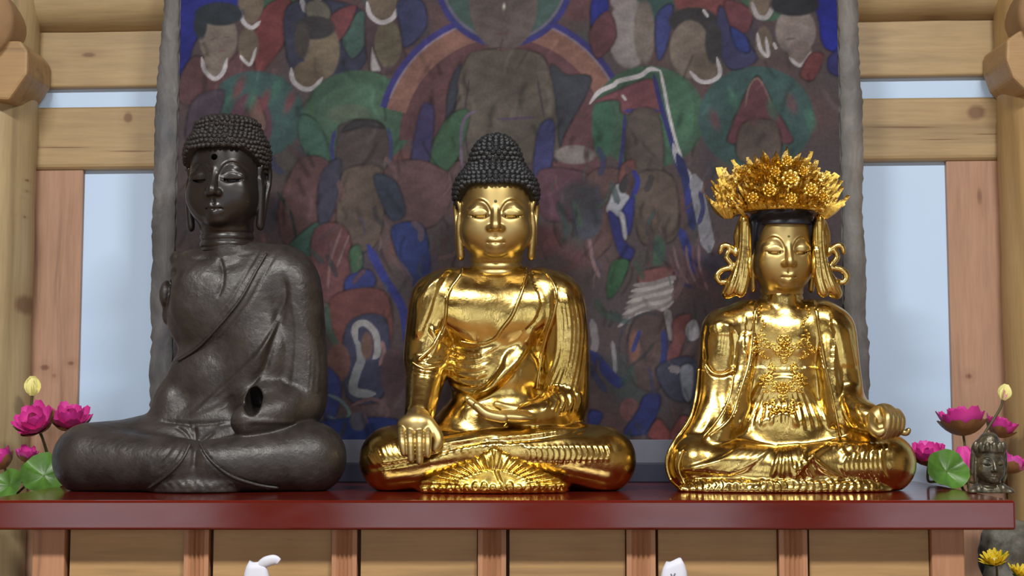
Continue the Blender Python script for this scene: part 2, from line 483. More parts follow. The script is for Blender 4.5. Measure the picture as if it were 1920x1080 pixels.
# timber frame behind the altar
def noise1(x, seed, amp):
    return amp * (math.sin(x * 3.1 + seed) + 0.5 * math.sin(x * 7.7 + seed * 2.3) + 0.3 * math.sin(x * 17.1 + seed * 0.7))
def log(name, p0, p1, r, mat, seed=1.0, seg=36, rings=24, wob=0.012):
    p0 = np.array(p0, float); p1 = np.array(p1, float); ax = (p1 - p0) / np.linalg.norm(p1 - p0)
    a = np.cross(ax, (0.3, 0.5, 0.8)); a /= np.linalg.norm(a); b = np.cross(ax, a)
    V = []; Fc = []
    for i in range(rings + 1):
        c = p0 + (p1 - p0) * i / rings
        for k in range(seg):
            th = 2 * math.pi * k / seg
            rr = r * (1 + noise1(i * 0.35, seed, wob) + noise1(th * 1.0, seed + 3, wob * 0.6))
            V.append(c + rr * (math.cos(th) * a + math.sin(th) * b))
    for i in range(rings):
        for k in range(seg):
            k2 = (k + 1) % seg
            Fc.append((i * seg + k, i * seg + k2, (i + 1) * seg + k2, (i + 1) * seg + k))
    Fc.append(tuple(range(seg))[::-1]); Fc.append(tuple(rings * seg + k for k in range(seg)))
    o = mesh_obj(name, V, Fc, mat)
    return o
def kn(px, py, y, r, st):
    p = P(px, py, y); return (p[0], p[1], p[2], r * (y - CAMY) / F, st)
def beam(name, yf, depth, tl, tr, bl, br, mat, chamfer):
    """square beam running across the wall; four front corners by pixel on plane yf"""
    TL, TR, BL, BR = [P(*q, yf) for q in (tl, tr, bl, br)]
    bm = bmesh.new(); D = np.array((0, depth, 0))
    vs = [bm.verts.new(p) for p in (TL, TR, BR, BL, TL + D, TR + D, BR + D, BL + D)]
    for f in ((3, 2, 1, 0), (4, 5, 6, 7), (0, 1, 5, 4), (2, 3, 7, 6), (1, 2, 6, 5), (3, 0, 4, 7)):
        bm.faces.new([vs[i] for i in f])
    bmesh.ops.recalc_face_normals(bm, faces=bm.faces)
    le = [e for e in bm.edges if abs((e.verts[0].co - e.verts[1].co).x) > 0.5]
    bmesh.ops.bevel(bm, geom=le, offset=chamfer, segments=3, affect='EDGES', profile=0.5)
    return bm_obj(name, bm, mat)
pine = (0.42, 0.305, 0.155, 1); pine2 = (0.44, 0.335, 0.18, 1); cedar = (0.43, 0.255, 0.165, 1)
w_top = mat_wood('round_top_log', pine2, 0, [kn(1765, 32, 0.40, 14, 3)], ring=9)
w_mid = mat_wood('upper_square_beam', pine, 0, [kn(170, 106, 0.47, 5, 3)])
w_low = mat_wood('lower_square_beam', pine, 0, [kn(242, 222, 0.46, 11, 0.8), kn(1828, 212, 0.46, 15, 1.2), kn(120, 277, 0.455, 1.3, 42), kn(245, 284, 0.455, 1.2, 36), kn(1690, 239, 0.455, 1.5, 52), kn(1850, 252, 0.455, 1.2, 24), kn(1760, 262, .455, 1.0, 40)])
w_pl = mat_wood('reddish_upright_left', cedar, 2, [kn(95, 690, 0.50, 10, 0.6), kn(143, 682, 0.50, 8, 0.6), kn(112, 705, 0.5, 6, 1)], ring=26)
w_pr = mat_wood('reddish_upright_right', cedar, 2, [kn(1826, 372, 0.50, 7, 3), kn(1806, 706, 0.50, 8, 0.8)], ring=26)
w_po = mat_wood('round_post_left', pine2, 2, [kn(48, 572, 0.40, 12, 1.6), kn(50, 338, 0.39, 2.4, 1), kn(47, 357, 0.38, 2.6, 1), kn(37, 367, 0.36, 2.2, 1), kn(19, 400, 0.34, 2.4, 1), kn(44, 406, 0.38, 2.2, 1)], ring=10)
w_po2 = mat_wood('round_post_right', (0.44, 0.29, 0.12, 1), 2, (), ring=10)
w_br = mat_wood('bracket_timber', (0.40, 0.255, 0.115, 1), 0)
w_end = mat_plain('log_end_grain', (0.29, 0.175, 0.085, 1), 0.6, 0.2, 12)

a = P(-300, 8, 0.47); b = P(2220, -25, 0.47)
struct(log('trim_1', a, b, 0.076, w_top, 2.0, 36, 60, 0.008), 'round pine log running along the top of the wall', 'beam')
struct(beam('trim_2', 0.455, 0.04, (-300, 62), (2220, 28), (-300, 170), (2220, 136), w_mid, 0.006), 'square pine beam directly under the round top log', 'beam')
struct(beam('trim_3', 0.452, 0.04, (-300, 204), (2220, 176), (-300, 322), (2220, 296), w_low, 0.012), 'lower square pine beam with dark knots and cracks', 'beam')
def upright(name, x0, x1, yf, mat, label, top=300):
    A = P(x0, top, yf); B = P(x1, top, yf)
    return struct(bm_obj(name, box_bm((A[0], yf, 0.0), (B[0], yf + 0.02, A[2] + 0.06), 0.003), mat), label, 'post')
upright('trim_4', 64, 157, 0.462, w_pl, 'reddish cedar upright plank beside the left window panel')
upright('trim_5', 1774, 1882, 0.462, w_pr, 'reddish cedar upright plank beside the right window panel')
pl = P(-26, 500, 0.42); pr = P(1966, 500, 0.42)
struct(log('trim_6', (pl[0], 0.42, 0), (pl[0], 0.42, 3.2), 0.098, w_po, 5.0, 40, 60, 0.01), 'round pale pine post at the left edge with borer holes', 'post')
struct(log('trim_7', (pr[0], 0.42, 0), (pr[0], 0.42, 3.2), 0.099, w_po2, 7.0, 40, 60, 0.01), 'round golden pine post at the right edge', 'post')
def bracket(n, poly, y0, y1, lc, lr, label):
    root = empty('trim_%d' % n, P(lc[0], poly[-1][1], y1), label, 'bracket', kind='structure')
    O = np.array(root.location)
    pts0 = [P(x, y, y0) - O for x, y in poly]
    pts1 = [p + np.array((0, y1 - y0, 0)) for p in pts0]
    bm = bmesh.new(); A = [bm.verts.new(p) for p in pts0]; B = [bm.verts.new(p) for p in pts1]; m = len(A)
    bm.faces.new(A); bm.faces.new(B[::-1])
    for i in range(m): bm.faces.new((A[i], B[i], B[(i + 1) % m], A[(i + 1) % m]))
    bmesh.ops.recalc_face_normals(bm, faces=bm.faces)
    bmesh.ops.bevel(bm, geom=list(bm.edges), offset=0.006, segments=2, affect='EDGES', profile=0.5)
    bm_obj('bracket_block', bm, w_br, root)
    c = P(lc[0], lc[1], y0 - 0.02) - O
    l_ = log('beam_end', c, c + np.array((0, y1 - y0 + 0.05, 0)), lr * (y0 - CAMY) / F, w_end, 3.0, 40, 6, 0.01)
    l_.parent = root
bracket(8, [(-115, 74), (38, 76), (52, 94), (51, 138), (16, 188), (-115, 178)], 0.30, 0.45, (-66, 36), 86, 'notched bracket and round beam end on top of the left post')
bracket(9, [(2040, 50), (1914, 56), (1888, 74), (1887, 112), (1900, 146), (1925, 171), (2040, 156)], 0.30, 0.45, (2014, 20), 98, 'notched bracket and round beam end on top of the right post')

# ------------------------------------------------------------------ the painting behind the statues
PY = 0.335
class Paint:
    def __init__(s, u, v):
        s.u, s.v = u, v; s.C = np.zeros((len(u), 3))
        s.n1 = np.sin(u * .031 + 1.3 * np.sin(v * .023)) + np.sin(v * .041 + 1.7 * np.sin(u * .019)); s.n2 = np.sin(u * .11 + 2 * np.sin(v * .07)) * np.sin(v * .13 + u * .03)
    def near(s, p, m):
        return np.nonzero((s.u > p[:, 0].min() - m) & (s.u < p[:, 0].max() + m) & (s.v > p[:, 1].min() - m) & (s.v < p[:, 1].max() + m))[0]
    def put(s, i, a, c, var=0.10):
        col = np.array(c, float)[None, :] * (1 + var * 0.5 * s.n1[i] + var * 0.7 * s.n2[i])[:, None]
        a = np.clip(a, 0, 1)[:, None]
        s.C[i] = s.C[i] * (1 - a) + col * a
    def poly(s, pts, c, op=1.0, soft=3.0, sm=True, var=0.10):
        p = spline(pts, 5, True) if sm else np.array(pts, float)
        i = s.near(p, soft * 2)
        if not len(i): return
        x, y = s.u[i], s.v[i]; ins = np.zeros(len(i), bool); m = len(p)
        for k in range(m):
            a, b = p[k], p[(k + 1) % m]
            if a[1] == b[1]: continue
            cr = ((a[1] > y) != (b[1] > y)) & (x < (b[0] - a[0]) * (y - a[1]) / (b[1] - a[1]) + a[0])
            ins ^= cr
        d, _, _ = seg_dist(x, y, np.vstack([p, p[:1]]))
        s.put(i, np.clip(0.5 + np.where(ins, d, -d) / soft, 0, 1) * op, c, var)
        s.C[i] *= (1 - 0.34 * op * np.exp(-((d - 0.5) / 2.2) ** 2) * (0.55 + 0.45 * s.n2[i]))[:, None]
    def line(s, pts, w, c, op=1.0, taper=True):
        p = spline(pts, 6); i = s.near(p, w * 2)
        if not len(i): return
        d, _, t = seg_dist(s.u[i], s.v[i], p)
        ww = w * 0.5 * (np.clip(np.minimum(t, 1 - t) * 5 + 0.35, 0, 1) if taper else 1)
        s.put(i, np.clip((ww - d) / 2.0 + 0.5, 0, 1) * op, c)
    def ell(s, cx, cy, rx, ry, c, op=1.0, soft=4.0, rot=0.0):
        i = s.near(np.array([(cx - max(rx, ry), cy - max(rx, ry)), (cx + max(rx, ry), cy + max(rx, ry))]), soft)
        if not len(i): return
        x, y = s.u[i] - cx, s.v[i] - cy
        ca, sa = math.cos(rot), math.sin(rot); x, y = x * ca + y * sa, -x * sa + y * ca
        k = np.sqrt((x / rx) ** 2 + (y / ry) ** 2)
        s.put(i, np.clip(0.5 + (1 - k) * min(rx, ry) / soft, 0, 1) * op, c)
    def shade(s, pts, w, f):
        p = spline(pts, 6); i = s.near(p, w * 2)
        if not len(i): return
        d, _, t = seg_dist(s.u[i], s.v[i], p)
        s.C[i] *= (1 + f * np.exp(-(d / w) ** 2) * np.clip(np.minimum(t, 1 - t) * 5 + .2, 0, 1))[:, None]
    def ring(s, cx, cy, r0, r1, a0, a1, c, op=1.0, soft=3.0):
        i = np.nonzero((abs(s.u - cx) < r1 + 4) & (abs(s.v - cy) < r1 + 4))[0]
        x, y = s.u[i] - cx, s.v[i] - cy; r = np.hypot(x, y); an = np.degrees(np.arctan2(-y, x))
        m = (an > a0) & (an < a1)
        s.put(i, np.minimum(np.clip(0.5 + (r - r0) / soft, 0, 1), np.clip(0.5 + (r1 - r) / soft, 0, 1)) * m * op, c)

def build_painting():
    xl, xr = P(331, 420, PY)[0], P(1577, 420, PY)[0]
    zb, zt = P(960, 826, PY)[2], P(960, -330, PY)[2]
    st = 2.3 * (PY - CAMY) / F
    nx, nz = int((xr - xl) / st), int((zt - zb) / st)
    X, Z = np.meshgrid(np.linspace(xl, xr, nx), np.linspace(zb, zt, nz))
    W = np.stack([X.ravel(), np.full(X.size, PY), Z.ravel()], 1)
    u, v = PIX(W)
    p = Paint(u, v)
    BR, MR, RD, GN, TL, BL, DB = (84, 75, 72), (86, 60, 64), (108, 62, 64), (58, 86, 70), (54, 80, 80), (44, 52, 118), (50, 54, 74)
    FL, FL2, WH, PK, DK = (112, 103, 96), (98, 87, 76), (166, 164, 170), (122, 88, 80), (50, 50, 54)
    p.C[:] = np.array((74, 66, 70))
    p.put(np.arange(len(u)), np.clip(0.35 + 0.25 * p.n1, 0, 0.8), (84, 64, 66))
    rg = np.random.default_rng(11)
    for k in range(150):         # worn ground: vague blotches of the palette
        cx, cy = rg.uniform(330, 1580), rg.uniform(-320, 825)
        c = [BR, MR, RD, TL, DB, BR, MR, (70, 72, 66)][rg.integers(8)]
        p.ell(cx, cy, rg.uniform(12, 46), rg.uniform(14, 70), c, rg.uniform(.25, .6), 18, rg.uniform(-.8, .8))
    # rows of attendants above the frame edge
    for k, x in enumerate(range(380, 1570, 118)):
        if 850 < x < 1040: continue
        for r_, y in enumerate((-110, -235)):
            xx = x + 40 * (r_ % 2) + 10 * math.sin(k * 2.1)
            p.ell(xx, y + 90, 56, 60, [RD, GN, MR, TL][(k + r_) % 4]); p.ell(xx, y, 33, 46, FL if k % 2 else FL2); p.ell(xx, y - 42, 38, 18, DK)
            p.line([(xx - 24, y + 46), (xx, y + 66), (xx + 24, y + 46)], 6, WH)
    # upper left group
    p.poly([(330, -20), (500, -20), (440, 20), (372, 70), (352, 125), (330, 135)], (36, 42, 128))
    p.poly([(335, 150), (365, 105), (420, 120), (470, 80), (478, 160), (440, 190), (380, 200), (335, 190)], MR)
    p.poly([(478, 60), (500, 10), (545, 0), (538, 70), (505, 120), (480, 140)], (106, 54, 58))
    p.ell(470, 5, 24, 40, FL2); p.ell(466, 85, 19, 34, FL2)
    p.line([(450, 16), (456, 40), (472, 52), (488, 40)], 8, WH); p.line([(450, 104), (460, 116), (470, 120), (480, 90)], 6, WH)
    p.ell(409, 70, 36, 50, FL); p.ell(412, 26, 44, 22, (42, 50, 58)); p.ell(376, 45, 12, 28, (42, 50, 58)); p.ell(402, 122, 22, 26, FL)
    p.line([(378, 108), (384, 132), (402, 148), (418, 136), (426, 110)], 8, WH)
    p.line([(396, 74), (404, 72)], 2, (86, 78, 76)); p.line([(410, 96), (424, 94)], 4, (110, 80, 84)); p.line([(420, 70), (430, 70)], 2, (86, 78, 76))
    p.poly([(540, 10), (620, 0), (690, 30), (690, 110), (640, 150), (560, 150), (535, 90)], DB)
    p.poly([(640, 60), (680, 20), (690, 70), (660, 110)], (60, 86, 82)); p.poly([(620, 30), (668, 10), (650, 60), (625, 80)], (100, 56, 62))
    p.line([(565, -4), (572, 18), (584, 12), (604, -6)], 10, (140, 140, 150)); p.poly([(572, 10), (600, 0), (620, 20), (612, 45), (585, 50)], (92, 90, 82))
    p.ell(603, 95, 34, 56, (102, 92, 78)); p.ell(590, 52, 38, 22, DK); p.ell(566, 75, 14, 34, (62, 58, 58))
    p.ell(578, 140, 30, 26, (96, 84, 72))
    p.line([(546, 128), (550, 152), (570, 167), (590, 163), (604, 146)], 9, WH)
    p.poly([(690, 0), (760, 0), (748, 60), (762, 120), (720, 140), (690, 120)], (74, 58, 66))
    p.ell(716, 5, 28, 38, FL2); p.ell(728, 82, 26, 44, (94, 88, 74))
    p.line([(688, 4), (694, 28), (714, 42), (736, 34), (746, 14)], 9, WH); p.poly([(697, 88), (702, 100), (714, 130), (706, 134), (695, 130)], (150, 148, 152))
    p.poly([(745, 5), (790, 0), (800, 50), (760, 90), (750, 50)], (52, 56, 92))
    # green halos, left
    p.ell(478, 215, 92, 82, TL); p.ell(470, 235, 40, 60, (84, 58, 70)); p.poly([(455, 230), (478, 178), (500, 230), (490, 250), (462, 250)], (98, 76, 72))
    for k in range(7): p.ell(400 + k * 24, 180 + 16 * math.sin(k * 2.2), 8, 22, [(108, 60, 66), (60, 100, 88)][k % 2], 0.8, 8, 0.4)
    p.poly([(360, 190), (420, 170), (400, 240), (350, 280)], (72, 62, 76))
    p.ell(672, 222, 104, 90, GN); p.ell(672, 215, 78, 58, (64, 92, 76)); p.ell(655, 215, 40, 20, (76, 92, 78))
    p.poly([(565, 215), (600, 235), (620, 300), (585, 300), (560, 260)], (56, 88, 78))
    p.poly([(632, 250), (650, 228), (700, 224), (726, 250), (730, 330), (640, 330)], (70, 62, 64)); p.poly([(640, 248), (660, 228), (700, 226), (720, 240), (680, 238)], DK)
    p.line([(628, 245), (622, 280), (630, 320)], 7, (50, 54, 110)); p.line([(728, 240), (734, 280), (728, 320)], 6, (54, 62, 110))
    # central deity
    p.ring(945, 262, 0, 196, -30, 210, (88, 60, 66)); p.ring(945, 262, 190, 228, 15, 165, PK); p.ring(945, 262, 228, 240, 15, 165, (52, 50, 116)); p.ring(945, 262, 225, 229, 20, 160, (120, 108, 126))
    p.poly([(865, 120), (840, 170), (838, 250), (860, 300), (880, 200)], (52, 56, 68)); p.poly([(1030, 130), (1062, 140), (1110, 150), (1060, 250), (1040, 300)], (54, 58, 68))
    p.ell(945, -40, 128, 122, (60, 82, 80)); p.ring(945, -42, 120, 131, -180, 180, (50, 50, 114)); p.ring(945, -42, 114, 119, -180, 180, (92, 88, 112))
    p.ell(944, 5, 64, 92, (90, 81, 80)); p.poly([(895, 95), (995, 95), (1030, 130), (1046, 250), (1030, 300), (860, 300), (858, 170), (868, 125)], (84, 78, 72))
    p.line([(880, 150), (870, 230), (880, 300)], 4, (66, 58, 66)); p.line([(1008, 150), (1020, 220)], 4, (66, 58, 66)); p.line([(934, 224), (1005, 220)], 5, (76, 62, 84)); p.line([(930, 64), (955, 62)], 4, (92, 70, 74)); p.line([(933, 92), (955, 92)], 4, (98, 70, 76))
    p.ell(945, 12, 2.4, 5, (190, 190, 186))
    p.poly([(845, 215), (880, 210), (862, 290), (830, 330), (800, 370), (790, 330), (815, 260)], (56, 86, 66)); p.line([(892, 208), (872, 222), (864, 260), (868, 320)], 6, (92, 80, 100))
    p.poly([(790, 200), (815, 210), (800, 330), (770, 400), (770, 300)], (58, 54, 92))
    p.ell(1078, 290, 38, 18, (112, 106, 106)); p.poly([(1010, 240), (1040, 230), (1030, 330), (1000, 330)], (56, 58, 104)); p.poly([(1010, 320), (1110, 330), (1100, 400), (1020, 410)], (84, 58, 70))
    # right group
    p.ell(1216, 220, 106, 96, GN); p.ell(1418, 222, 108, 98, TL); p.ell(1268, 215, 34, 70, (62, 98, 78)); p.ell(1130, 240, 20, 60, (54, 92, 74))
    p.ell(1180, 62, 40, 66, (124, 120, 122)); p.ell(1168, 2, 24, 18, (130, 124, 126)); p.ell(1208, 60, 20, 60, (104, 96, 92))
    p.poly([(1110, 0), (1140, 0), (1135, 40), (1110, 60)], (36, 44, 126)); p.poly([(1140, 20), (1156, 70), (1120, 110), (1105, 60)], (92, 58, 66))
    p.poly([(1230, 30), (1262, 10), (1250, 90), (1232, 110)], (50, 58, 110)); p.ell(1300, 40, 46, 26, DK)
    p.poly([(1350, 10), (1385, 60), (1420, 110), (1370, 130), (1345, 80)], (56, 58, 96)); p.poly([(1360, 0), (1410, 20), (1400, 60), (1370, 50)], (100, 58, 66))
    p.poly([(1370, 50), (1400, 70), (1405, 98), (1380, 90)], (42, 56, 120))
    p.ell(1294, 92, 38, 54, (106, 97, 90)); p.ell(1320, 125, 28, 30, (96, 86, 78)); p.ell(1338, 80, 16, 40, (56, 56, 60))
    p.line([(1294, 134), (1312, 152), (1334, 152), (1350, 138), (1344, 108)], 8, WH); p.line([(1318, 18), (1328, 32)], 6, WH)
    p.ell(1428, 10, 24, 26, FL2); p.line([(1410, 5), (1420, 30), (1438, 32), (1450, 10)], 9, (140, 138, 142)); p.ell(1432, 80, 16, 30, FL2); p.line([(1420, 62), (1426, 92), (1440, 104), (1436, 70)], 7, WH); p.line([(1450, 80), (1456, 92)], 6, WH)
    p.poly([(1530, 0), (1575, -10), (1580, 90), (1545, 88), (1535, 40)], (30, 38, 138)); p.poly([(1552, 110), (1580, 90), (1580, 140), (1556, 136)], (46, 46, 104))
    p.ell(1492, 58, 38, 44, (120, 110, 108)); p.ell(1490, 8, 46, 22, (40, 42, 48)); p.ell(1500, 98, 22, 24, (112, 100, 98))
    p.line([(1480, 108), (1496, 122), (1508, 118), (1520, 98)], 7, WH); p.line([(1474, 74), (1490, 72)], 4, (98, 86, 86)); p.poly([(1520, 100), (1545, 105), (1525, 150), (1500, 140)], (104, 56, 60))
    p.poly([(1370, 240), (1386, 200), (1402, 168), (1420, 142), (1438, 170), (1452, 200), (1476, 240), (1480, 270), (1372, 270)], (92, 56, 66)); p.line([(1398, 200), (1404, 165), (1420, 147), (1436, 170), (1446, 200)], 4, (108, 88, 84)); p.poly([(1392, 232), (1454, 230), (1460, 300), (1385, 300)], (82, 72, 68))
    for k in range(6): p.ell(1340 + k * 36, 205 + 20 * math.cos(k * 2.6), 9, 20, [(96, 58, 66), (58, 100, 84)][k % 2], 0.7, 8, -0.3)
    p.poly([(1112, 192), (1160, 168), (1222, 148), (1238, 190), (1236, 214), (1170, 214), (1158, 188)], (106, 64, 72)); p.line([(1170, 208), (1236, 208)], 8, (58, 54, 112))
    p.line([(1106, 194), (1124, 172), (1150, 160), (1160, 152), (1200, 142), (1218, 130), (1236, 132)], 9, WH); p.line([(1166, 178), (1174, 188)], 5, WH)
    p.line([(1238, 132), (1246, 170), (1254, 212), (1268, 268), (1280, 300)], 6, WH); p.line([(1226, 140), (1240, 200), (1258, 262), (1276, 330)], 9, (46, 46, 106)); p.line([(1262, 270), (1272, 305), (1290, 325), (1300, 350)], 10, (150, 150, 160))
    p.poly([(1180, 215), (1235, 215), (1240, 330), (1178, 330)], (82, 74, 70)); p.line([(1172, 215), (1168, 270), (1160, 330)], 7, (52, 50, 104))
    # lower left
    p.poly([(560, 300), (620, 310), (600, 420), (545, 470), (520, 400)], (86, 62, 64)); p.line([(520, 360), (545, 400), (556, 450)], 6, (44, 52, 52)); p.poly([(545, 455), (600, 415), (590, 480), (560, 470)], (56, 86, 78))
    p.poly([(645, 320), (720, 320), (716, 430), (690, 470), (640, 460), (630, 400)], (86, 74, 68)); p.poly([(720, 320), (790, 300), (850, 340), (820, 420), (740, 420)], (86, 64, 68))
    p.poly([(600, 330), (640, 300), (625, 400), (598, 420)], (56, 56, 74)); p.poly([(700, 330), (742, 340), (760, 400), (730, 410)], (50, 58, 76)); p.poly([(590, 430), (640, 420), (660, 470), (640, 560), (600, 560), (582, 500)], (98, 62, 66))
    p.line([(640, 430), (620, 490), (615, 540)], 5, (120, 92, 92)); p.line([(655, 440), (632, 500)], 4, (114, 90, 90))
    p.poly([(735, 425), (790, 420), (806, 480), (800, 550), (770, 530), (745, 480)], (42, 54, 108)); p.line([(690, 460), (720, 520), (755, 580), (765, 660)], 16, (46, 52, 122))
    p.poly([(650, 520), (690, 505), (705, 530), (680, 555), (648, 550)], (46, 54, 112)); p.poly([(655, 470), (675, 460), (680, 500), (660, 510)], (58, 84, 66)); p.ell(665, 480, 7, 16, (60, 92, 68))
    p.poly([(620, 560), (720, 545), (735, 640), (700, 690), (640, 660)], (100, 60, 60)); p.line([(612, 570), (618, 620), (640, 660)], 12, (62, 78, 70))
    p.poly([(650, 610), (725, 600), (720, 740), (650, 745)], (56, 58, 82)); p.line([(668, 645), (666, 614), (684, 606), (704, 626), (708, 660), (700, 672)], 13, (136, 135, 138)); p.line([(670, 640), (678, 670), (668, 700), (662, 730), (680, 738), (702, 738)], 17, (120, 124, 130)); p.ell(688, 648, 11, 26, (98, 74, 68))
    p.line([(716, 640), (720, 660), (712, 685)], 8, (128, 96, 100)); p.ell(635, 680, 22, 36, (100, 70, 66)); p.poly([(610, 690), (640, 720), (630, 780), (608, 780)], (50, 56, 112))
    p.ell(700, 780, 30, 22, (84, 68, 72)); p.line([(615, 740), (640, 752), (655, 775), (640, 790), (616, 780)], 6, (92, 112, 116)); p.line([(660, 760), (700, 748), (728, 770), (716, 795)], 7, (98, 74, 78)); p.poly([(600, 790), (740, 785), (745, 830), (600, 830)], (36, 50, 108)); p.ell(672, 790, 16, 18, (76, 76, 90)); p.ell(740, 700, 26, 50, (80, 60, 66))
    # lower right
    p.poly([(1100, 330), (1180, 330), (1150, 450), (1100, 480)], (86, 66, 66)); p.poly([(1165, 310), (1190, 300), (1185, 340), (1160, 350)], (104, 66, 66)); p.poly([(1185, 330), (1260, 330), (1270, 440), (1210, 460), (1190, 410)], (84, 73, 68))
    p.poly([(1148, 360), (1160, 345), (1186, 380), (1180, 410), (1138, 398), (1142, 375)], (152, 156, 168)); p.poly([(1172, 330), (1185, 325), (1186, 350), (1168, 362), (1160, 350)], (56, 56, 58)); p.poly([(1180, 372), (1190, 370), (1184, 430), (1174, 440), (1160, 410)], (44, 50, 128)); p.poly([(1160, 398), (1172, 405), (1176, 445), (1168, 446)], (156, 158, 168)); p.line([(1186, 320), (1196, 340), (1186, 370)], 10, (44, 50, 130)); p.poly([(1140, 398), (1160, 410), (1170, 450), (1190, 470), (1178, 490), (1158, 470)], (44, 48, 112))
    p.line([(1270, 290), (1284, 330), (1296, 400), (1300, 430)], 16, (40, 48, 92)); p.line([(1302, 330), (1316, 400), (1330, 470)], 26, (122, 124, 134)); p.line([(1312, 360), (1318, 390), (1310, 420)], 9, (56, 60, 104)); p.line([(1290, 350), (1290, 400)], 10, (46, 52, 122)); p.line([(1276, 430), (1290, 470), (1302, 510)], 16, (44, 52, 116))
    p.line([(1104, 440), (1112, 490), (1124, 520)], 7, (118, 94, 96)); p.poly([(1150, 490), (1180, 490), (1162, 540), (1140, 560), (1138, 530)], (50, 86, 60)); p.ell(1232, 470, 16, 28, (62, 88, 74)); p.poly([(1200, 510), (1262, 500), (1250, 530), (1205, 540)], (108, 68, 68))
    for k in range(6): p.line([(1250 + k * 12, 460), (1262 + k * 10, 500), (1282 + k * 9, 530 + k * 3)], 5, (112, 88, 96) if k % 2 else (88, 66, 76))
    for k in range(8): p.line([(1160 + k * 4, 612 - k * 11), (1195 + k * 4, 588 - k * 8), (1232 + k * 4, 584 - k * 9), (1262, 566 - k * 6)], 9, (146, 140, 140) if k % 2 == 0 else (118, 112, 114))
    p.poly([(1190, 600), (1240, 585), (1250, 660), (1235, 730), (1190, 720), (1175, 660)], (80, 66, 66)); p.line([(1175, 690), (1160, 660), (1172, 610), (1210, 588), (1240, 592)], 5, (62, 60, 66)); p.ell(1190, 650, 10, 30, (112, 76, 66)); p.line([(1200, 620), (1186, 660)], 8, (46, 54, 112))
    p.line([(1250, 580), (1256, 610), (1262, 640)], 14, (126, 122, 124)); p.poly([(1262, 600), (1296, 590), (1280, 650), (1262, 690), (1240, 685), (1260, 640)], (112, 68, 70)); p.poly([(1290, 605), (1306, 600), (1312, 630), (1296, 640), (1285, 625)], (150, 148, 158)); p.line([(1244, 620), (1246, 660), (1240, 690)], 12, (46, 52, 104))
    p.line([(1110, 600), (1116, 640), (1112, 660)], 14, (118, 112, 116)); p.line([(1148, 640), (1152, 670), (1154, 700)], 8, (122, 120, 126)); p.line([(1108, 660), (1150, 710), (1168, 720)], 20, (46, 52, 112)); p.poly([(1230, 690), (1300, 670), (1310, 740), (1260, 750)], (56, 60, 78)); p.poly([(1275, 690), (1300, 688), (1296, 750), (1282, 745)], (112, 118, 130)); p.line([(1255, 690), (1275, 695)], 14, (116, 110, 116))
    p.ell(1180, 768, 18, 22, (112, 74, 76)); p.poly([(1210, 740), (1240, 745), (1215, 810), (1170, 812), (1195, 770)], (42, 50, 108)); p.poly([(1105, 770), (1130, 775), (1120, 800), (1104, 800)], (42, 50, 108)); p.poly([(1215, 820), (1232, 785), (1250, 800), (1262, 826)], (118, 62, 62)); p.poly([(1256, 826), (1276, 780), (1300, 790), (1300, 826)], (114, 64, 64))
    p.ell(1100, 400, 30, 50, (64, 66, 78)); p.ell(1090, 370, 40, 30, (58, 58, 64), .8, 14)
    # ribbons and sleeves of the lower attendants, worn
    for k in range(120):
        x, y = rg.uniform(340, 1570), rg.uniform(260, 812)
        L_ = rg.uniform(24, 64); a = rg.uniform(0.6, 2.5); w_ = rg.uniform(4, 13); b_ = rg.uniform(-.8, .8)
        c = [(46, 54, 104), (58, 84, 70), (104, 62, 64), (86, 62, 68), (52, 78, 78), (50, 52, 60), (92, 78, 72), (112, 84, 84)][rg.integers(8)]
        pts = [(x, y), (x + L_ * .5 * math.cos(a), y + L_ * .5 * math.sin(a)), (x + L_ * .5 * math.cos(a) + L_ * .5 * math.cos(a + b_), y + L_ * .5 * math.sin(a) + L_ * .5 * math.sin(a + b_))]
        p.line(pts, w_ + 3, (56, 52, 56), 0.35); p.line(pts, w_, c, 0.55)
    # lines of drapery everywhere, worn
    for k in range(260):         # folds: each darkens or lightens the colour it crosses
        x, y = rg.uniform(340, 1570), rg.uniform(60, 815)
        a = rg.uniform(-0.7, 0.7); L_ = rg.uniform(18, 60); b_ = rg.uniform(-.35, .35)
        p.shade([(x, y), (x + L_ * .5 * math.sin(a), y + L_ * .5), (x + L_ * math.sin(a + b_), y + L_)], rg.uniform(2.2, 6), rg.choice([-.24, -.18, -.15, .16]))
    for k in range(150):
        x, y = rg.uniform(340, 1570), rg.uniform(300, 815)
        a = rg.uniform(-0.5, 0.5); L = rg.uniform(14, 42)
        c = [(58, 54, 58), (104, 84, 84), (60, 62, 96), (62, 84, 76), (112, 72, 72)][rg.integers(5)]
        p.line([(x, y), (x + L * .5 * math.sin(a) + rg.uniform(-5, 5), y + L * .5), (x + L * math.sin(a), y + L)], rg.uniform(2, 5), c, 0.55)
    g_ = p.C.mean(1, keepdims=True); C = np.clip((g_ + (p.C - g_) * 0.86) / 255, 0, 1); C = np.where(C <= .04045, C / 12.92, ((C + .055) / 1.055) ** 2.4) * 0.86
    root = empty('buddhist_painting', (0, PY, TOP), 'large dark painting of robed attendants around a haloed deity, behind the statues', 'painting')
    O = np.array((0, PY, TOP))
    i = np.arange(nx * nz).reshape(nz, nx)
    Q = np.stack([i[:-1, :-1].ravel(), i[:-1, 1:].ravel(), i[1:, 1:].ravel(), i[1:, :-1].ravel()], 1)
    n = Nd('painted_cloth')
    at = n.n('ShaderNodeAttribute', attribute_name='paint')
    vv = n.coords()
    n.set(Base_Color=n.mix(0.6, at.outputs['Color'], n.ramp(n.noise(vv, 130, 4), [(0.3, (.72, .72, .72, 1)), (0.7, (1.15, 1.15, 1.15, 1))]), 'MULTIPLY'), Roughness=0.75, Specular_IOR_Level=0.2)
    n.bump(n.noise(vv, 260, 2), 0.15, 0.001)
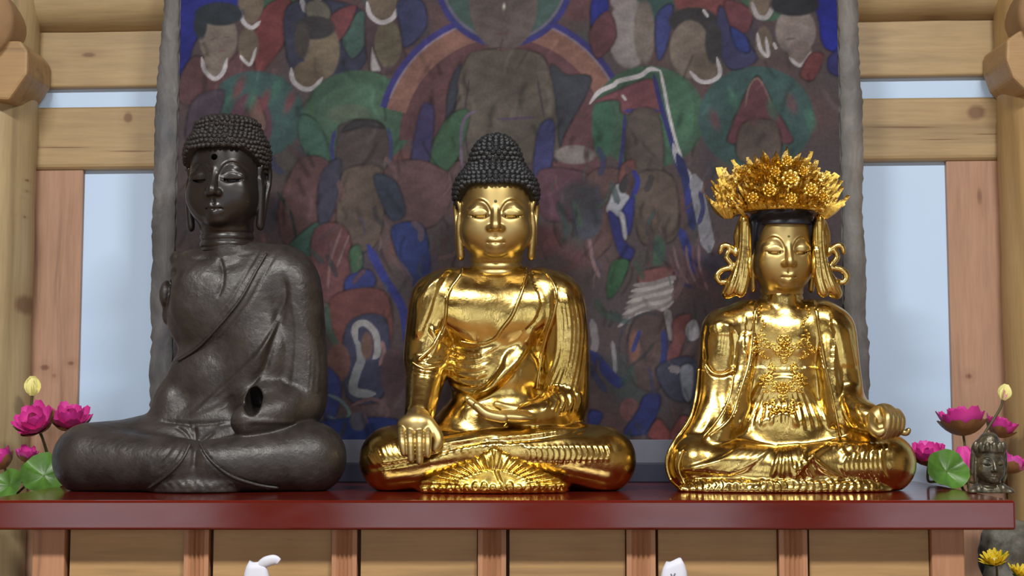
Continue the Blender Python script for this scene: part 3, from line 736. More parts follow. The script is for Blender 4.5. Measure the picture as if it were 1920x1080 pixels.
    o = mesh_obj('canvas', W - O, Q, n.m, root)
    ca = o.data.color_attributes.new('paint', 'FLOAT_COLOR', 'POINT')
    ca.data.foreach_set('color', np.concatenate([C, np.ones((len(C), 1))], 1).astype(np.float32).ravel())
    box('backing_board', (xl - 0.004, 0.002, zb - O[2] - 0.08), (xr + 0.004, 0.02, zt - O[2] + 0.002), M['weathered'], root)
    # torn grey side mounts
    def side(outer, inner_x, sgn):
        rg2 = np.random.default_rng(5)
        oy = np.arange(-330, 800, 9.0)
        ox = np.interp(oy, [q[1] for q in outer], [q[0] for q in outer]) + rg2.normal(0, 1.1, len(oy))
        ix = np.array([PIX(np.array([[inner_x, PY, P(960, yy, PY)[2]]]))[0][0] for yy in oy]) + rg2.normal(0, 0.8, len(oy)) + sgn * 2
        V = []; Fc = []
        for k in range(len(oy)):
            for (xx, dy) in ((ix[k], 0.0), (ix[k], -0.010), (0.5 * (ix[k] + ox[k]), -0.014 - 0.003 * math.sin(k * .9)), (ox[k], -0.010), (ox[k], 0.016)):
                q = P(xx, oy[k], PY) - O; q[1] = dy; V.append(q)
        m = 5
        for k in range(len(oy) - 1):
            for j in range(m - 1):
                f = (k * m + j, k * m + j + 1, (k + 1) * m + j + 1, (k + 1) * m + j)
                Fc.append(f if sgn < 0 else f[::-1])
        o = mesh_obj('side_mount', V, Fc, M['weathered'], root)
        o['label'] = 'torn weathered grey side strip'
    side([(318, -330), (311, 0), (303, 90), (297, 150), (296, 172), (292, 200), (291, 300), (290, 380), (287, 420), (288, 500), (284, 560), (286, 640), (282, 700), (283, 760), (292, 800)], xl, -1)
    side([(1590, -330), (1607, 0), (1609, 100), (1611, 150), (1614, 190), (1617, 300), (1615, 400), (1619, 450), (1623, 520), (1621, 600), (1627, 640), (1629, 720), (1620, 780), (1618, 800)], xr, 1)
    zb2 = P(960, 868, PY - .01)[2] - O[2]
    mm = mat_plain('grey_blue_mount', S(104, 108, 122), 0.7, 0.12, 14)
    box('bottom_mount', (xl - 0.02, -0.012, zb2), (xr + 0.02, 0.0, zb - O[2] + 0.002), mm, root, 0.001)
    box('bottom_rail', (xl - 0.03, -0.016, 0.0), (xr + 0.03, 0.02, zb2), mat_plain('navy_cloth_rail', S(42, 46, 66), 0.6, 0.2, 10), root, 0.002)
    return root
build_painting()

# ------------------------------------------------------------------ the altar
def build_altar():
    root = empty('altar_table', (0, 0.05, 0), 'long altar with red lacquered slab top over a panelled wooden cabinet', 'altar')
    fy = -0.22; cy = -0.176
    O = np.array((0, 0.05, 0))
    xl, xr = P(-38, 960, fy)[0], P(1905, 960, fy)[0]
    zb = P(960, 994, fy)[2]
    bm = box_bm((xl, fy - .05, zb), (xr, 0.375 - .05, TOP), 0.0045, 3)
    bm_obj('slab_top', bm, M['lacquer'], root, False)
    wood = mat_wood('cabinet_panel_wood', (0.40, 0.25, 0.105, 1), 0); stile = mat_wood('cabinet_stile_wood', (0.42, 0.215, 0.115, 1), 2, ring=30); dk = mat_plain('dark_joint', (0.10, 0.03, 0.012, 1), 0.6)
    X = lambda px, y: P(px, 1030, y)[0]
    box('carcass', (X(62, cy), cy + 0.028 - .05, 0.0), (X(1808, cy), 0.30 - .05, zb), dk, root)
    posts = [(60, 121), (345, 391), (622, 669), (896, 949), (1175, 1229), (1461, 1514), (1747, 1809)]
    for i, (a, b) in enumerate(posts):
        x0, x1 = X(a, cy), X(b, cy)
        if i in (0, 6):
            bm = box_bm((x0, cy - .05, 0), (x1, cy + 0.03 - .05, zb), 0.003)
            bm_obj('corner_post', bm, stile, root); continue
        # fluted stile: profile along x extruded down
        n_ = 13; prof = []
        w = x1 - x0
        fl = {3: .0035, 5: .0045, 7: .0045, 9: .0035}
        for k in range(n_):
            prof.append((x0 + w * k / (n_ - 1), cy - .05 + fl.get(k, 0.0)))
        V = [(p[0], p[1], z) for z in (zb, 0.0) for p in prof] + [(x0, cy + .03 - .05, z) for z in (zb, 0)] + [(x1, cy + .03 - .05, z) for z in (zb, 0)]
        Fc = [(k, n_ + k, n_ + k + 1, k + 1) for k in range(n_ - 1)] + [(0, 2 * n_, 2 * n_ + 1, n_), (n_ - 1, 2 * n_ - 1, 2 * n_ + 3, 2 * n_ + 2)]
        mesh_obj('fluted_stile', V, Fc, stile, root, smooth=False)
    for (a, b), (c, d) in zip(posts[:-1], posts[1:]):
        box('front_panel', (X(b + 6, cy), cy + 0.012 - .05, 0.12), (X(c - 1.5, cy), cy + 0.03 - .05, zb), wood, root, 0.001)
    box('plinth', (X(58, cy), cy - 0.01 - .05, 0.0), (X(1812, cy), cy + 0.02 - .05, 0.12), stile, root, 0.003)
build_altar()
o = empty('offering_table', (0, -0.42, 0), 'low wooden offering table in front of the altar cabinet', 'table')
box('table_top', (-0.9, -0.16, 0.67), (0.9, 0.16, 0.70), M['room_wood'], o, 0.003)
for sx in (-1, 1):
    for sy in (-1, 1):
        box('leg', (sx * 0.86 - 0.025, sy * 0.12 - 0.025, 0), (sx * 0.86 + 0.025, sy * 0.12 + 0.025, 0.67), M['room_wood'], o, 0.003)

# ------------------------------------------------------------------ statues
class Statue:
    def __init__(s, name, cx, Y0, label):
        s.Y0 = Y0; s.s = (Y0 - CAMY) / F
        s.O = np.array((P(cx, 800, Y0)[0], Y0, TOP))
        s.root = empty(name, tuple(s.O), label, 'statue', 'seated statues on the altar')
        s.bias = 0.0
    def L(s, px, py, yl):
        return (P(px, py, s.Y0 + yl * s.s) - s.O) / s.s
    def pts(s, lst):
        return [s.L(*p) for p in lst]
    def pix(s, V):
        return PIX(s.O + s.s * V)
    def put(s, name, V, Q, mat, parent=None, smooth=True):
        return mesh_obj(name, V * s.s, Q, mat, parent or s.root, smooth)
    def finish(s, name, vol, mat, strokes, smooth=2, texture=0.0, keep=True):
        V, Q = vol.mesh(smooth)
        N = normals(V, Q); x, y = s.pix(V)
        w = np.clip((-N[:, 1] + 0.25) / 0.6, 0, 1)
        V = V + N * (carve(x, y, strokes) * w)[:, None]
        V[:, 2] = np.maximum(V[:, 2], 0.0)
        V = relax(V, Q, 0.3)
        o = s.put(name, V, Q, mat)
        if keep:
            N = normals(V, Q); x, y = s.pix(V); f = N[:, 1] < 0.1
            s.fx, s.fy, s.fd = x[f], y[f], V[f, 1]
        return o
    def surf(s, px, py, r=5.0):
        d = (s.fx - px) ** 2 + (s.fy - py) ** 2
        m = d < r * r
        if not m.any(): m = d < (r * 4) ** 2
        if not m.any(): return 0.0
        return float(s.fd[m].min())
    def on(s, px, py, lift=0.0):
        return s.L(px, py, s.surf(px, py) - lift)
    def hem(s, name, pts, rad, mat, lift=0.5, parent=None, n=6, flat=1.0):
        p = spline(pts, n); d = np.array([s.surf(a, b) for a, b in p])
        k = np.ones(5) / 5; dd = np.convolve(np.pad(d, 2, mode='edge'), k, 'valid')
        q = np.array([s.L(a, b, c - lift) for (a, b), c in zip(p, dd)]) * s.s
        return tube(name, q, [r * s.s for r in rad], mat, parent or s.root, 8, flat)

def head_volume(style):
    """canonical head: eye level at z=0, face towards -y, half width about 64"""
    v = Vol((-96, -104, -118), (96, 96, 122), 1.5)
    v.ell((0, 10, 36), (66, 75, 72), 8)
    v.ell((0, -5, -10), (64, 64, 70), 14)
    v.ell((0, -10, -36), (61, 54, 42), 18); v.ell((0, -18, -50), (48, 42, 28), 14)
    for sx in (-1, 1):
        v.ell((sx * 33, -38, -26), (26, 21, 28), 14)
        v.ell((sx * 30, -82, 6), (23, 24, 21), 5, 'cut')
        v.ell((sx * 30, -46, 3), (23, 15, 14), 5)
        v.ell((sx * 30, -46, -12), (21, 12, 9), 7)
        v.path([(sx * 11, -58.5, -2), (sx * 20, -61.5, -4.5), (sx * 32, -60.5, -5), (sx * 48, -51, -2)], [1.5, 2.6, 1.4], 0.8, 'cut')
        v.path([(sx * 13, -54, -2), (sx * 21, -57, -3.8), (sx * 32, -56, -4.2), (sx * 46, -47, -1.6)], [1.5, 2.4, 1.5], 0.5, 'cut')
    v.path([(0, -61, 14), (0, -66, 2), (0, -74, -14), (0, -78, -24)], [3.6, 4.4, 5.8, 7.6], 5)
    for sx in (-1, 1):
        v.ell((sx * 9.5, -68, -26), (6.8, 9, 6), 3.5)
        v.ell((sx * 5.5, -77, -32), (2.6, 4, 2.4), 1.5, 'cut')
    v.path([(-20, -54, -49.5), (-9, -63, -47), (0, -63.5, -48.5), (9, -63, -47), (20, -54, -49.5)], [2.4, 4.2, 3.7, 4.2, 2.4], 4)
    v.path([(-14, -57, -55), (0, -63, -57.5), (14, -57, -55)], [3.2, 5.2, 3.2], 4)
    v.path([(-22, -56, -50), (-9, -67.5, -51.5), (0, -68, -52.3), (9, -67.5, -51.5), (22, -56, -50)], [1.2, 1.5, 1.2], 1.0, 'cut')
    v.cone((0, -70, -36), (0, -68.5, -42), 1.6, 2.2, 2, 'cut')
    v.ell((0, -52, -68), (18, 12, 9), 10)
    # neck with its three rings
    v.cone((0, 4, -50), (0, 12, -140), 47, 50, 8)
    # ears with long lobes
    for sx in (-1, 1):
        v.ell((sx * 66, 8, 2), (5, 15, 27), 4); v.ell((sx * 66, 2, -34), (5, 10, 44), 4)
        v.path([(sx * 64, -8, 6), (sx * 68, -8, 24), (sx * 72, 4, 31), (sx * 75, 18, 22), (sx * 74, 20, 0), (sx * 71, 12, -24), (sx * 68, 4, -50), (sx * 65, 0, -76)], [4, 4, 4.5, 4.5, 4.5, 5.5, 7, 6.5], 2)
        v.path([(sx * 66, -10, 4), (sx * 68, -8, -16), (sx * 66, -6, -48), (sx * 64, -3, -74)], [4, 5, 6, 6], 2)
        v.ell((sx * 74, 6, 8), (4, 7, 10), 2, 'cut')
    return v
BROWS = []
for sx in (-1, 1):
    BROWS += [('r', [(sx * 9, -8), (sx * 15, -20), (sx * 26, -27.5), (sx * 38, -27), (sx * 54, -17)], 1.6, 0.9),
              ('g', [(sx * 9, 1), (sx * 12, -12), (sx * 22, -23), (sx * 37, -24), (sx * 53, -13)], 1.6, 1.5), ('g', [(sx * 12, -2), (sx * 22, -9), (sx * 36, -9), (sx * 50, -1)], 1.1, 0.7),
              ('g', [(sx * 11, 2), (sx * 20, 5), (sx * 32, 6), (sx * 48, 3)], 1.5, 1.6)]
HEAD_VQ = None
def head_mesh():
    global HEAD_VQ
    if HEAD_VQ is None:
        V, Q = head_volume('').mesh(2)
        N = normals(V, Q); w = np.clip((-N[:, 1] + .1) / .5, 0, 1)
        V = V + N * (carve(V[:, 0], -V[:, 2], BROWS) * w)[:, None]
        for zr in (-86, -98, -110):
            V = V + N * (np.exp(-((V[:, 2] - zr - 0.06 * V[:, 1]) / 2.6) ** 2) * -2.2 * (V[:, 2] < -79) * (np.hypot(V[:, 0], V[:, 1]) < 60))[:, None]
        HEAD_VQ = (V, Q)
    return HEAD_VQ
def head_xf(sc, yaw, tilt, org):
    R = np.array(Matrix.Rotation(yaw, 3, 'Z') @ Matrix.Rotation(tilt, 3, 'X'))
    return lambda V: (V * np.array(sc)) @ R.T + org
def hair_volume(usn, line, low=False):
    v = Vol((-96, -96, -40), (96, 104, 170), 1.8)
    v.ell((0, 10, 44), (76, 84, 62 if not low else 66), 6)
    if usn: v.ell((0, 6, 96), usn, 16)
    X, Y, Z = v.ax[0][:, None, None], v.ax[1][None, :, None], v.ax[2][None, None, :]
    cutz = line - np.clip(Y + 52, 0, 200) * 0.62
    v.D = np.maximum(v.D, (cutz - Z).astype(np.float32))
    return v.mesh(2)
def curl_mesh(name, mat):
    """one snail curl: a small coiled knob"""
    V = []; Fc = []; seg = 7
    prof = [(1.0, -0.3), (1.02, 0.25), (0.82, 0.62), (0.70, 0.66), (0.52, 0.95), (0.18, 1.15)]
    for i, (r, z) in enumerate(prof):
        for k in range(seg):
            a = 2 * math.pi * k / seg + i * 0.25; V.append((r * math.cos(a), r * math.sin(a), z))
    for i in range(len(prof) - 1):
        for k in range(seg):
            k2 = (k + 1) % seg; Fc.append((i * seg + k, i * seg + k2, (i + 1) * seg + k2, (i + 1) * seg + k))
    V.append((0, 0, 1.2)); t = len(V) - 1
    for k in range(seg): Fc.append(((len(prof) - 1) * seg + k, (len(prof) - 1) * seg + (k + 1) % seg, t))
    me = bpy.data.meshes.new(name); me.from_pydata(V, [], Fc); me.update(); me.materials.append(mat)
    me.polygons.foreach_set('use_smooth', np.ones(len(me.polygons), dtype=bool))
    return me
def rows(V, spacing, line, limit=300):
    """points in rings round the hair, staggered row by row from the hairline to the crown"""
    out = []; zt = V[:, 2].max(); z = line + 3.0; k = 0
    lim = line - np.clip(V[:, 1] + 52, 0, 200) * 0.62
    rad = lambda q: (lambda m: np.hypot(V[m, 0], V[m, 1] - 8).max() if m.any() else 1.0)(np.abs(V[:, 2] - q) < 1.6)
    lv = []
    while z < zt - 1:
        lv.append(z); d = 0.0; r0 = rad(z)
        while d < spacing * 0.86 and z < zt:
            r1 = rad(z + 1); d += math.hypot(1, r1 - r0); r0 = r1; z += 1
    zz = line + 3.0
    lv = [line + 3.0 - spacing * 0.8 * j for j in (5, 4, 3, 2, 1)] + lv
    for z in lv:
        m = np.nonzero((np.abs(V[:, 2] - z) < 1.6) & (V[:, 2] > lim + 2.0))[0]
        if not len(m): continue
        an = np.arctan2(V[m, 0], -(V[m, 1] - 8)); r = np.median(np.hypot(V[m, 0], V[m, 1] - 8)); n = max(1, int(round(2 * math.pi * r / spacing)))
        for j in range(n):
            a = -math.pi + 2 * math.pi * (j + 0.5 * (k % 2)) / n
            if abs(a) > 2.0: continue
            d = np.abs(an - a); q = int(np.argmin(d))
            if d[q] < 0.6 / n * 2: out.append(m[q])
        k += 1
    out.append(int(np.argmax(V[:, 2])))
    return sorted(out, key=lambda i: V[i, 1])[:limit]
def add_head(st, face_mat, hair_mat, px, py, yl, sc, yaw, tilt, usn, line, spacing, curl_r, urna, urna_z=23, urna_r=3.0, hair=True, low=False):
    org = st.L(px, py, yl); xf = head_xf(sc, yaw, tilt, org)
    V, Q = head_mesh()
    st.put('head', xf(V), Q, face_mat)
    if urna is not None:
        bm = bmesh.new(); bmesh.ops.create_icosphere(bm, subdivisions=2, radius=urna_r * st.s)
        o = bm_obj('forehead_mark', bm, urna, st.root, True)
        front = V[(abs(V[:, 0]) < 3) & (abs(V[:, 2] - urna_z) < 3), 1].min()
        o.location = xf(np.array([[0, front + urna_r * 0.25, urna_z]]))[0] * st.s
    if not hair: return xf
    HV, HQ = hair_volume(usn, line, low)
    HN = normals(HV, HQ)
    h = st.put('hair', xf(HV), HQ, hair_mat)
    me = curl_mesh('curl', hair_mat)
    pick = rows(HV, spacing, line)
    xv = xf(HV); R = xf(HV + HN) - xv
    for i in pick:
        z = Vector(R[i]).normalized(); q = Vector((0, 0, 1)).rotation_difference(z)
        r = curl_r * st.s
        inst('curl', me, h, Matrix.LocRotScale(Vector(xv[i] * st.s), q, Vector((r, r, r))))
    return xf

def noise3(V, f, seed=0.0):
    x, y, z = V[:, 0] * f, V[:, 1] * f, V[:, 2] * f
    return (np.sin(x + 1.7 * np.sin(y * 1.3 + seed) + seed) + np.sin(y * 1.1 + 1.9 * np.sin(z * 0.9) + seed * 2) + np.sin(z * 1.2 + 1.5 * np.sin(x * 1.1 + seed))) / 3

# ---------- the gilded Buddha in the middle
def central_buddha():
    st = Statue('gilded_buddha', 931, 0.10, 'gilded buddha with black curled hair, hand reaching over knee, in the middle')
    L = st.L
    v = Vol((-285, -160, -6), (285, 105, 485), 2.7)
    # legs first
    v.cone(L(738, 862, -48), L(890, 850, 5), 63, 66, 12); v.cone(L(1128, 862, -48), L(975, 850, 5), 63, 66, 12)
    v.ell(L(932, 840, 20), (190, 85, 70), 20)
    v.cone(L(738, 868, -62), L(920, 858, -92), 54, 44, 10)
    v.path([L(1130, 866, -58), L(1030, 850, -86), L(900, 846, -100), L(800, 862, -92)], [54, 46, 38, 30], 8)
    v.ell(L(925, 922, -80), (140, 46, 70), 8)
    # torso
    v.ell(L(930, 790, 12), (112, 70, 62), 20)
    v.ell(L(930, 700, 14), (92, 60, 90), 20)
    v.ell(L(930, 590, 14), (104, 62, 92), 20)
    v.cone(L(832, 556, 18), L(1030, 556, 18), 50, 50, 20)
    v.cone(L(930, 542, 22), L(852, 545, 20), 36, 42, 16); v.cone(L(930, 542, 22), L(1010, 545, 20), 36, 42, 16)
    v.ell(L(888, 588, -28), (56, 20, 42), 26); v.ell(L(970, 588, -28), (56, 20, 42), 26)
    # sleeves and arms
    v.path([L(818, 560, 12), L(806, 630, 8), L(800, 690, 0)], [48, 43, 40], 10)
    v.path([L(800, 690, -6), L(793, 735, -42), L(785, 785, -88)], [37, 30, 23], 8)
    v.path([L(1046, 560, 12), L(1056, 640, 8), L(1060, 730, 0), L(1056, 775, -8)], [48, 45, 43, 40], 10)
    v.path([L(1062, 752, -12), L(1020, 776, -58), L(985, 782, -84)], [38, 31, 22], 8)
    v.path([L(1060, 770, -20), L(1020, 796, -58), L(960, 806, -80)], [30, 22, 16], 8)
    # gap between arm and waist on the left
    v.path([L(838, 700, -30), L(836, 760, -50)], [8, 15], 4, 'cut')
    v.plane((0, 0, 1), 0.5)
    D = []
    # hems and folds, seen on the front
    D += [('t', [(872, 488), (862, 516), (846, 538), (837, 560), (836, 590), (830, 614), (812, 648), (782, 676)], 12, 6),
          ('s', [(990, 490), (986, 520), (974, 560), (960, 592), (942, 616), (926, 636), (896, 646)], 12, 6),
          ('t', [(994, 500), (1000, 530), (1012, 556), (1012, 580), (1000, 604), (984, 618)], 9, -4),
          ('s', [(1014, 494), (1034, 520), (1044, 552), (1038, 590), (1022, 640), (1012, 690), (1008, 730)], 10, 5),
          ('t', [(832, 650), (860, 664), (900, 668), (936, 650)], 10, 4), ('g', [(834, 640), (862, 652), (896, 656)], 5, 3)]
    for dx, a in ((0, 4), (13, 3.5), (26, 4), (38, 3)):
        D.append(('r', [(846 - dx * .7, 500 + dx * .6), (818 - dx * .8, 540 + dx * .5), (802 - dx * .5, 590), (786 - dx * .2, 634)], 4.5, a))
    for k in range(7):
        t = k / 6
        D.append(('r', [(1040 + 44 * t, 548 + 10 * t), (1046 + 46 * t, 610), (1042 + 46 * t, 670), (1016 + 62 * t, 735 - 8 * t)], 4.5, 4.2 if k % 2 else 3.0))
        D.append(('g', [(1044 + 44 * t, 552 + 10 * t), (1051 + 46 * t, 612), (1047 + 46 * t, 672), (1022 + 62 * t, 730)], 3, 2.5))
    for k in range(9):
        o = k * 11
        D.append(('r', [(1000 - o * .55, 612 + o * .55), (984 - o * .55, 660 + o * .45), (950 - o * .6, 706 + o * .36), (904 - o * .4, 744 + o * .2)], 4.2, 4.2 if k % 2 else 3))
    for k in range(5):
        D.append(('r', [(838, 664 + k * 13), (862, 674 + k * 14), (892, 676 + k * 15), (914, 668 + k * 15)], 4, 2.6))
    for k in range(4): D.append(('r', [(776 - 2 * k, 668 + 9 * k), (800, 676 + 9 * k), (826, 670 + 10 * k)], 3.5, 2.2))
    D += [('t', [(770, 678), (796, 690), (826, 684), (842, 664)], 8, 5), ('r', [(806, 612), (818, 640), (808, 668), (790, 684)], 5, 4)]
    for k in range(5): D.append(('r', [(1018 + 16 * k, 735), (1030 + 14 * k, 752), (1020 + 15 * k, 772)], 4, 3))
    # the two shins and the fan of cloth between the legs
    D += [('g', [(690, 880), (760, 868), (830, 846), (900, 826), (940, 822)], 4, 4), ('s', [(1096, 804), (1000, 818), (930, 824), (850, 832), (800, 842)], 9, 4), ('g', [(1096, 808), (1010, 822), (940, 828)], 4, 3)]
    for k in range(15):
        t = k / 14; x = 985 + 150 * t
        D.append(('r', [(x, 836 - 4 * t), (x + 8, 852 - 3 * t), (x + 2, 872 - 8 * t)], 3.6, 2.8))
    for k in range(12):
        x = 826 + 13 * k; D.append(('r', [(x, 852 - 1.2 * k), (x + 9, 838 - 1.0 * k)], 4, 1.6))
    for k in range(8): D.append(('r', [(690 + 8 * k, 850 - 5 * k), (700 + 8 * k, 868 - 3 * k), (716 + 9 * k, 884 - 2 * k)], 3.5, 2.0))
    # soften: the robe shimmers in small irregular dents
    body = st.finish('body', v, M['gold'], D, 2)
    # hems as rolled edges
    for pts, r in (([(864, 514), (856, 526), (847, 538), (838, 560), (836, 590), (830, 614), (812, 648), (784, 675)], (2.5, 3.6, 3)),
                   ([(988, 514), (984, 530), (974, 560), (960, 592), (942, 616), (926, 636), (896, 645), (862, 640)], (3, 4, 3)),
                   ([(1024, 512), (1036, 528), (1044, 552), (1038, 590), (1022, 640), (1012, 690), (1006, 732)], (2.5, 3.4, 2)),
                   ([(772, 679), (796, 691), (826, 685), (842, 664)], (2.5, 3.2, 2))):
        st.hem('robe_hem', pts, r, M['gold'])
    # bright pleated fan of cloth between the shins
    fv = Vol(L(770, 930, -176) - 4, L(1082, 822, -60) + 6, 1.8)
    for k in range(17):
        f = k / 16; x = 798 + 254 * f
        fv.cone(L(928, 850, -140), L(x, 914, -126 - 26 * math.sin(math.pi * f)), 9, 12, 5)
    fv.ell(L(925, 916, -110), (126, 40, 30), 6)
    fv.plane((0, 0, 1), 0.5); fv.plane((0, -1, 0), 84)
    FD = [('t', [(820, 916), (864, 896), (926, 880), (988, 896), (1034, 916)], 8, -3), ('g', [(930, 842), (926, 870), (940, 905), (948, 918)], 3, 4)]
    for k in range(34):
        a = math.radians(176 - 172 * k / 33); cx_, cy_ = 925 + 60 * math.cos(a), 912 - 30 * math.sin(a)
        ex, ey = 925 + 142 * math.cos(a), 915 - 74 * math.sin(a)
        FD.append(('r' if k % 2 else 'g', [(cx_, cy_), ((cx_ + ex) / 2 + 3 * math.sin(k * 2.1), (cy_ + ey) / 2), (ex, ey)], 2.6, 3.0))
    for k in range(16): FD.append(('r', [(806 + 16 * k, 917 + 2 * math.sin(k)), (812 + 16 * k, 908 + 3 * math.sin(k * 2)), (818 + 16 * k, 917)], 3, 2.5))
    st.finish('cloth_fan', fv, M['gold_bright'], FD, 1, keep=False)
    # hands
    h = Vol(L(728, 880, -170) - 5, L(846, 740, -50) + 12, 1.5)
    h.cone(L(786, 772, -78), L(782, 798, -108), 22, 25, 6); h.ell(L(780, 797, -116), (34, 15, 21), 8)
    for (x0, x1, yb, r) in ((753, 757, 850, 7.4), (769, 771, 862, 7.8), (786, 787, 866, 7.8), (802, 802, 853, 7.2)):
        h.path([L(x0, 806, -124), L(x0 + (x1 - x0) * .4, 830, -142), L(x1, yb, -144)], [r + .6, r, r - 1.6], 1.0)
    h.path([L(800, 790, -112), L(817, 812, -122), L(822, 828, -128), L(816, 842, -130)], [12, 10, 8.5, 6], 3)
    st.finish('right_hand', h, M['gold_face'], [], 2, keep=False)
    h = Vol(L(862, 820, -160) - 5, L(1062, 735, -30) + 10, 1.6)
    h.cone(L(1030, 776, -66), L(985, 782, -92), 22, 17, 6); h.ell(L(962, 782, -104), (42, 32, 12), 8, rot=-0.08)
    for j, (yy, x1, y1) in enumerate(((-84, 884, 752), (-101, 876, 747), (-117, 880, 752), (-131, 892, 760))):
        h.path([L(944, 781 + j, yy), L(912, 774 + j, yy), L(x1, y1, yy)], [8.5, 8, 6], 2.5)
    h.path([L(985, 770, -80), L(955, 766, -84), L(930, 758, -92)], [10, 8.5, 6], 3)
    st.finish('left_hand', h, M['gold_face'], [], 2, keep=False)
    add_head(st, M['gold_face'], M['black_hair'], 930, 406, 6, (1.03, 1.0, 1.02), 0.0, 0.06, (46, 50, 55), 56, 10.4, 6.0, M['urna_green'])
    return st
central_buddha()

# ---------- the dark iron Buddha on the left
def iron_buddha():
    st = Statue('iron_buddha', 375, 0.10, 'dark brown iron buddha with a missing arm, left of the gilded ones')
    L = st.L
    v = Vol((-300, -160, -6), (300, 105, 515), 2.7)
    v.cone(L(168, 860, -45), L(330, 848, 5), 66, 68, 14); v.cone(L(582, 858, -45), L(425, 848, 5), 66, 68, 14)
    v.ell(L(385, 838, 20), (200, 85, 72), 20)
    v.cone(L(172, 864, -58), L(345, 872, -98), 60, 48, 12); v.cone(L(580, 862, -58), L(395, 872, -98), 60, 46, 12)
    v.ell(L(365, 922, -108), (78, 36, 46), 8)
    v.ell(L(430, 790, 14), (136, 70, 58), 20)
    v.ell(L(425, 715, 16), (112, 62, 88), 20)
    v.ell(L(425, 590, 16), (112, 64, 100), 20)
    v.cone(L(366, 522, 18), L(540, 520, 18), 46, 54, 20)
    v.cone(L(430, 492, 20), L(368, 508, 20), 42, 42, 16); v.cone(L(430, 492, 20), L(520, 508, 20), 44, 50, 18)
    v.ell(L(385, 560, -26), (62, 22, 56), 28); v.ell(L(465, 565, -26), (56, 22, 56), 28); v.ell(L(492, 670, -6), (72, 54, 96), 24); v.ell(L(500, 752, -34), (62, 46, 40), 18)
    v.cone(L(428, 500, 12), L(426, 440, 10), 44, 42, 8)
    # broken right shoulder: jagged stump
    v.ell(L(312, 552, 22), (13, 22, 27), 5); v.ell(L(332, 486, 16), (14, 20, 16), 6); v.ell(L(318, 590, 30), (14, 18, 22), 8)
    v.ell(L(322, 510, -18), (10, 12, 8), 4, 'cut'); v.ell(L(316, 530, 0), (9, 20, 6), 3, 'cut')
    v.ell(L(326, 762, 10), (40, 46, 52), 20)
    # left arm, sleeve and lap
    v.path([L(550, 535, 12), L(562, 630, 8), L(566, 720, 0), L(560, 762, -8)], [50, 45, 44, 44], 12)
    v.path([L(560, 758, -14), L(515, 775, -62), L(460, 790, -86)], [42, 34, 26], 10)
    v.ell(L(477, 754, -75), (17, 62, 29), 3, 'cut', 0.1)
    v.plane((0, 0, 1), 0.5)
    D = [('g', [(412, 484), (418, 510), (416, 536), (408, 556)], 3.0, 4), ('s', [(500, 472), (478, 510), (450, 560), (410, 610), (372, 650), (330, 676)], 8, 4),
         ('g', [(486, 470), (464, 508), (436, 556), (400, 600)], 3, 2.2), ('g', [(516, 476), (492, 520), (470, 562), (436, 610), (390, 660)], 3, 2.4), ('g', [(496, 474), (470, 516), (446, 556)], 3, 2),
         ('g', [(530, 520), (534, 560), (520, 610), (506, 660), (494, 700)], 7, 6), ('g', [(340, 470), (360, 486), (400, 482), (440, 478), (480, 474)], 4, 1.4)]
    for k in range(7):
        o = k * 15
        D.append(('r', [(540 - o * .4, 560 + o * 1.2), (500 - o * .5, 640 + o * .9), (450 - o * .5, 696 + o * .7), (400 - o * .5, 740 + o * .45)], 4, 2.6))
    for k in range(6): D.append(('r', [(548 + 8 * k, 560 + 14 * k), (556 + 8 * k, 640 + 8 * k), (548 + 9 * k, 720 + 4 * k)], 4, 1.6))
    for k in range(4): D.append(('g', [(500 - 8 * k, 690 + 10 * k), (470 - 8 * k, 718 + 10 * k), (440 - 10 * k, 738 + 10 * k)], 2.5, 2))
    D += [('g', [(364, 800), (366, 840), (362, 880)], 4, 5), ('s', [(372, 826), (392, 860), (430, 890), (480, 908), (520, 914)], 8, 6), ('g', [(380, 840), (402, 872), (440, 898), (500, 914)], 3, 3),
          ('t', [(356, 830), (340, 862), (310, 892), (276, 916)], 8, 6), ('g', [(345, 826), (326, 860), (296, 888)], 3, 2.4), ('g', [(334, 822), (312, 852), (284, 878)], 3, 2),
          ('g', [(330, 800), (350, 815), (362, 840)], 3, 3), ('g', [(352, 792), (360, 815)], 3, 3), ('g', [(400, 810), (380, 826), (370, 846)], 3, 3), ('r', [(408, 800), (430, 792), (480, 790), (560, 792)], 5, 3),
          ('g', [(300, 790), (360, 795), (420, 792), (470, 788)], 4, 3)]
    for k in range(9): D.append(('r', [(300 + 16 * k, 916 - 10 * math.sin(k)), (306 + 16 * k, 905), (312 + 16 * k, 915)], 4, 2.4))
    st.finish('body', v, M['iron'], D, 2)
    st.hem('robe_hem', [(500, 474), (478, 512), (450, 562), (410, 611), (372, 651), (334, 676)], (2, 3, 2.4), M['iron'], 0.0)
    st.hem('robe_hem', [(374, 830), (394, 862), (432, 892), (482, 909), (522, 915)], (2, 3.6, 2.5), M['iron'], 0.0)
    st.hem('robe_hem', [(357, 832), (340, 864), (310, 894), (278, 916)], (2, 3, 2), M['iron'], 0.0)
    add_head(st, M['iron_face'], M['iron_hair'], 424, 342, 6, (1.05, 1.02, 1.13), -0.13, 0.02, (55, 60, 13), 50, 9.0, 4.9, M['urna_black'], 34, 6.2)
iron_buddha()

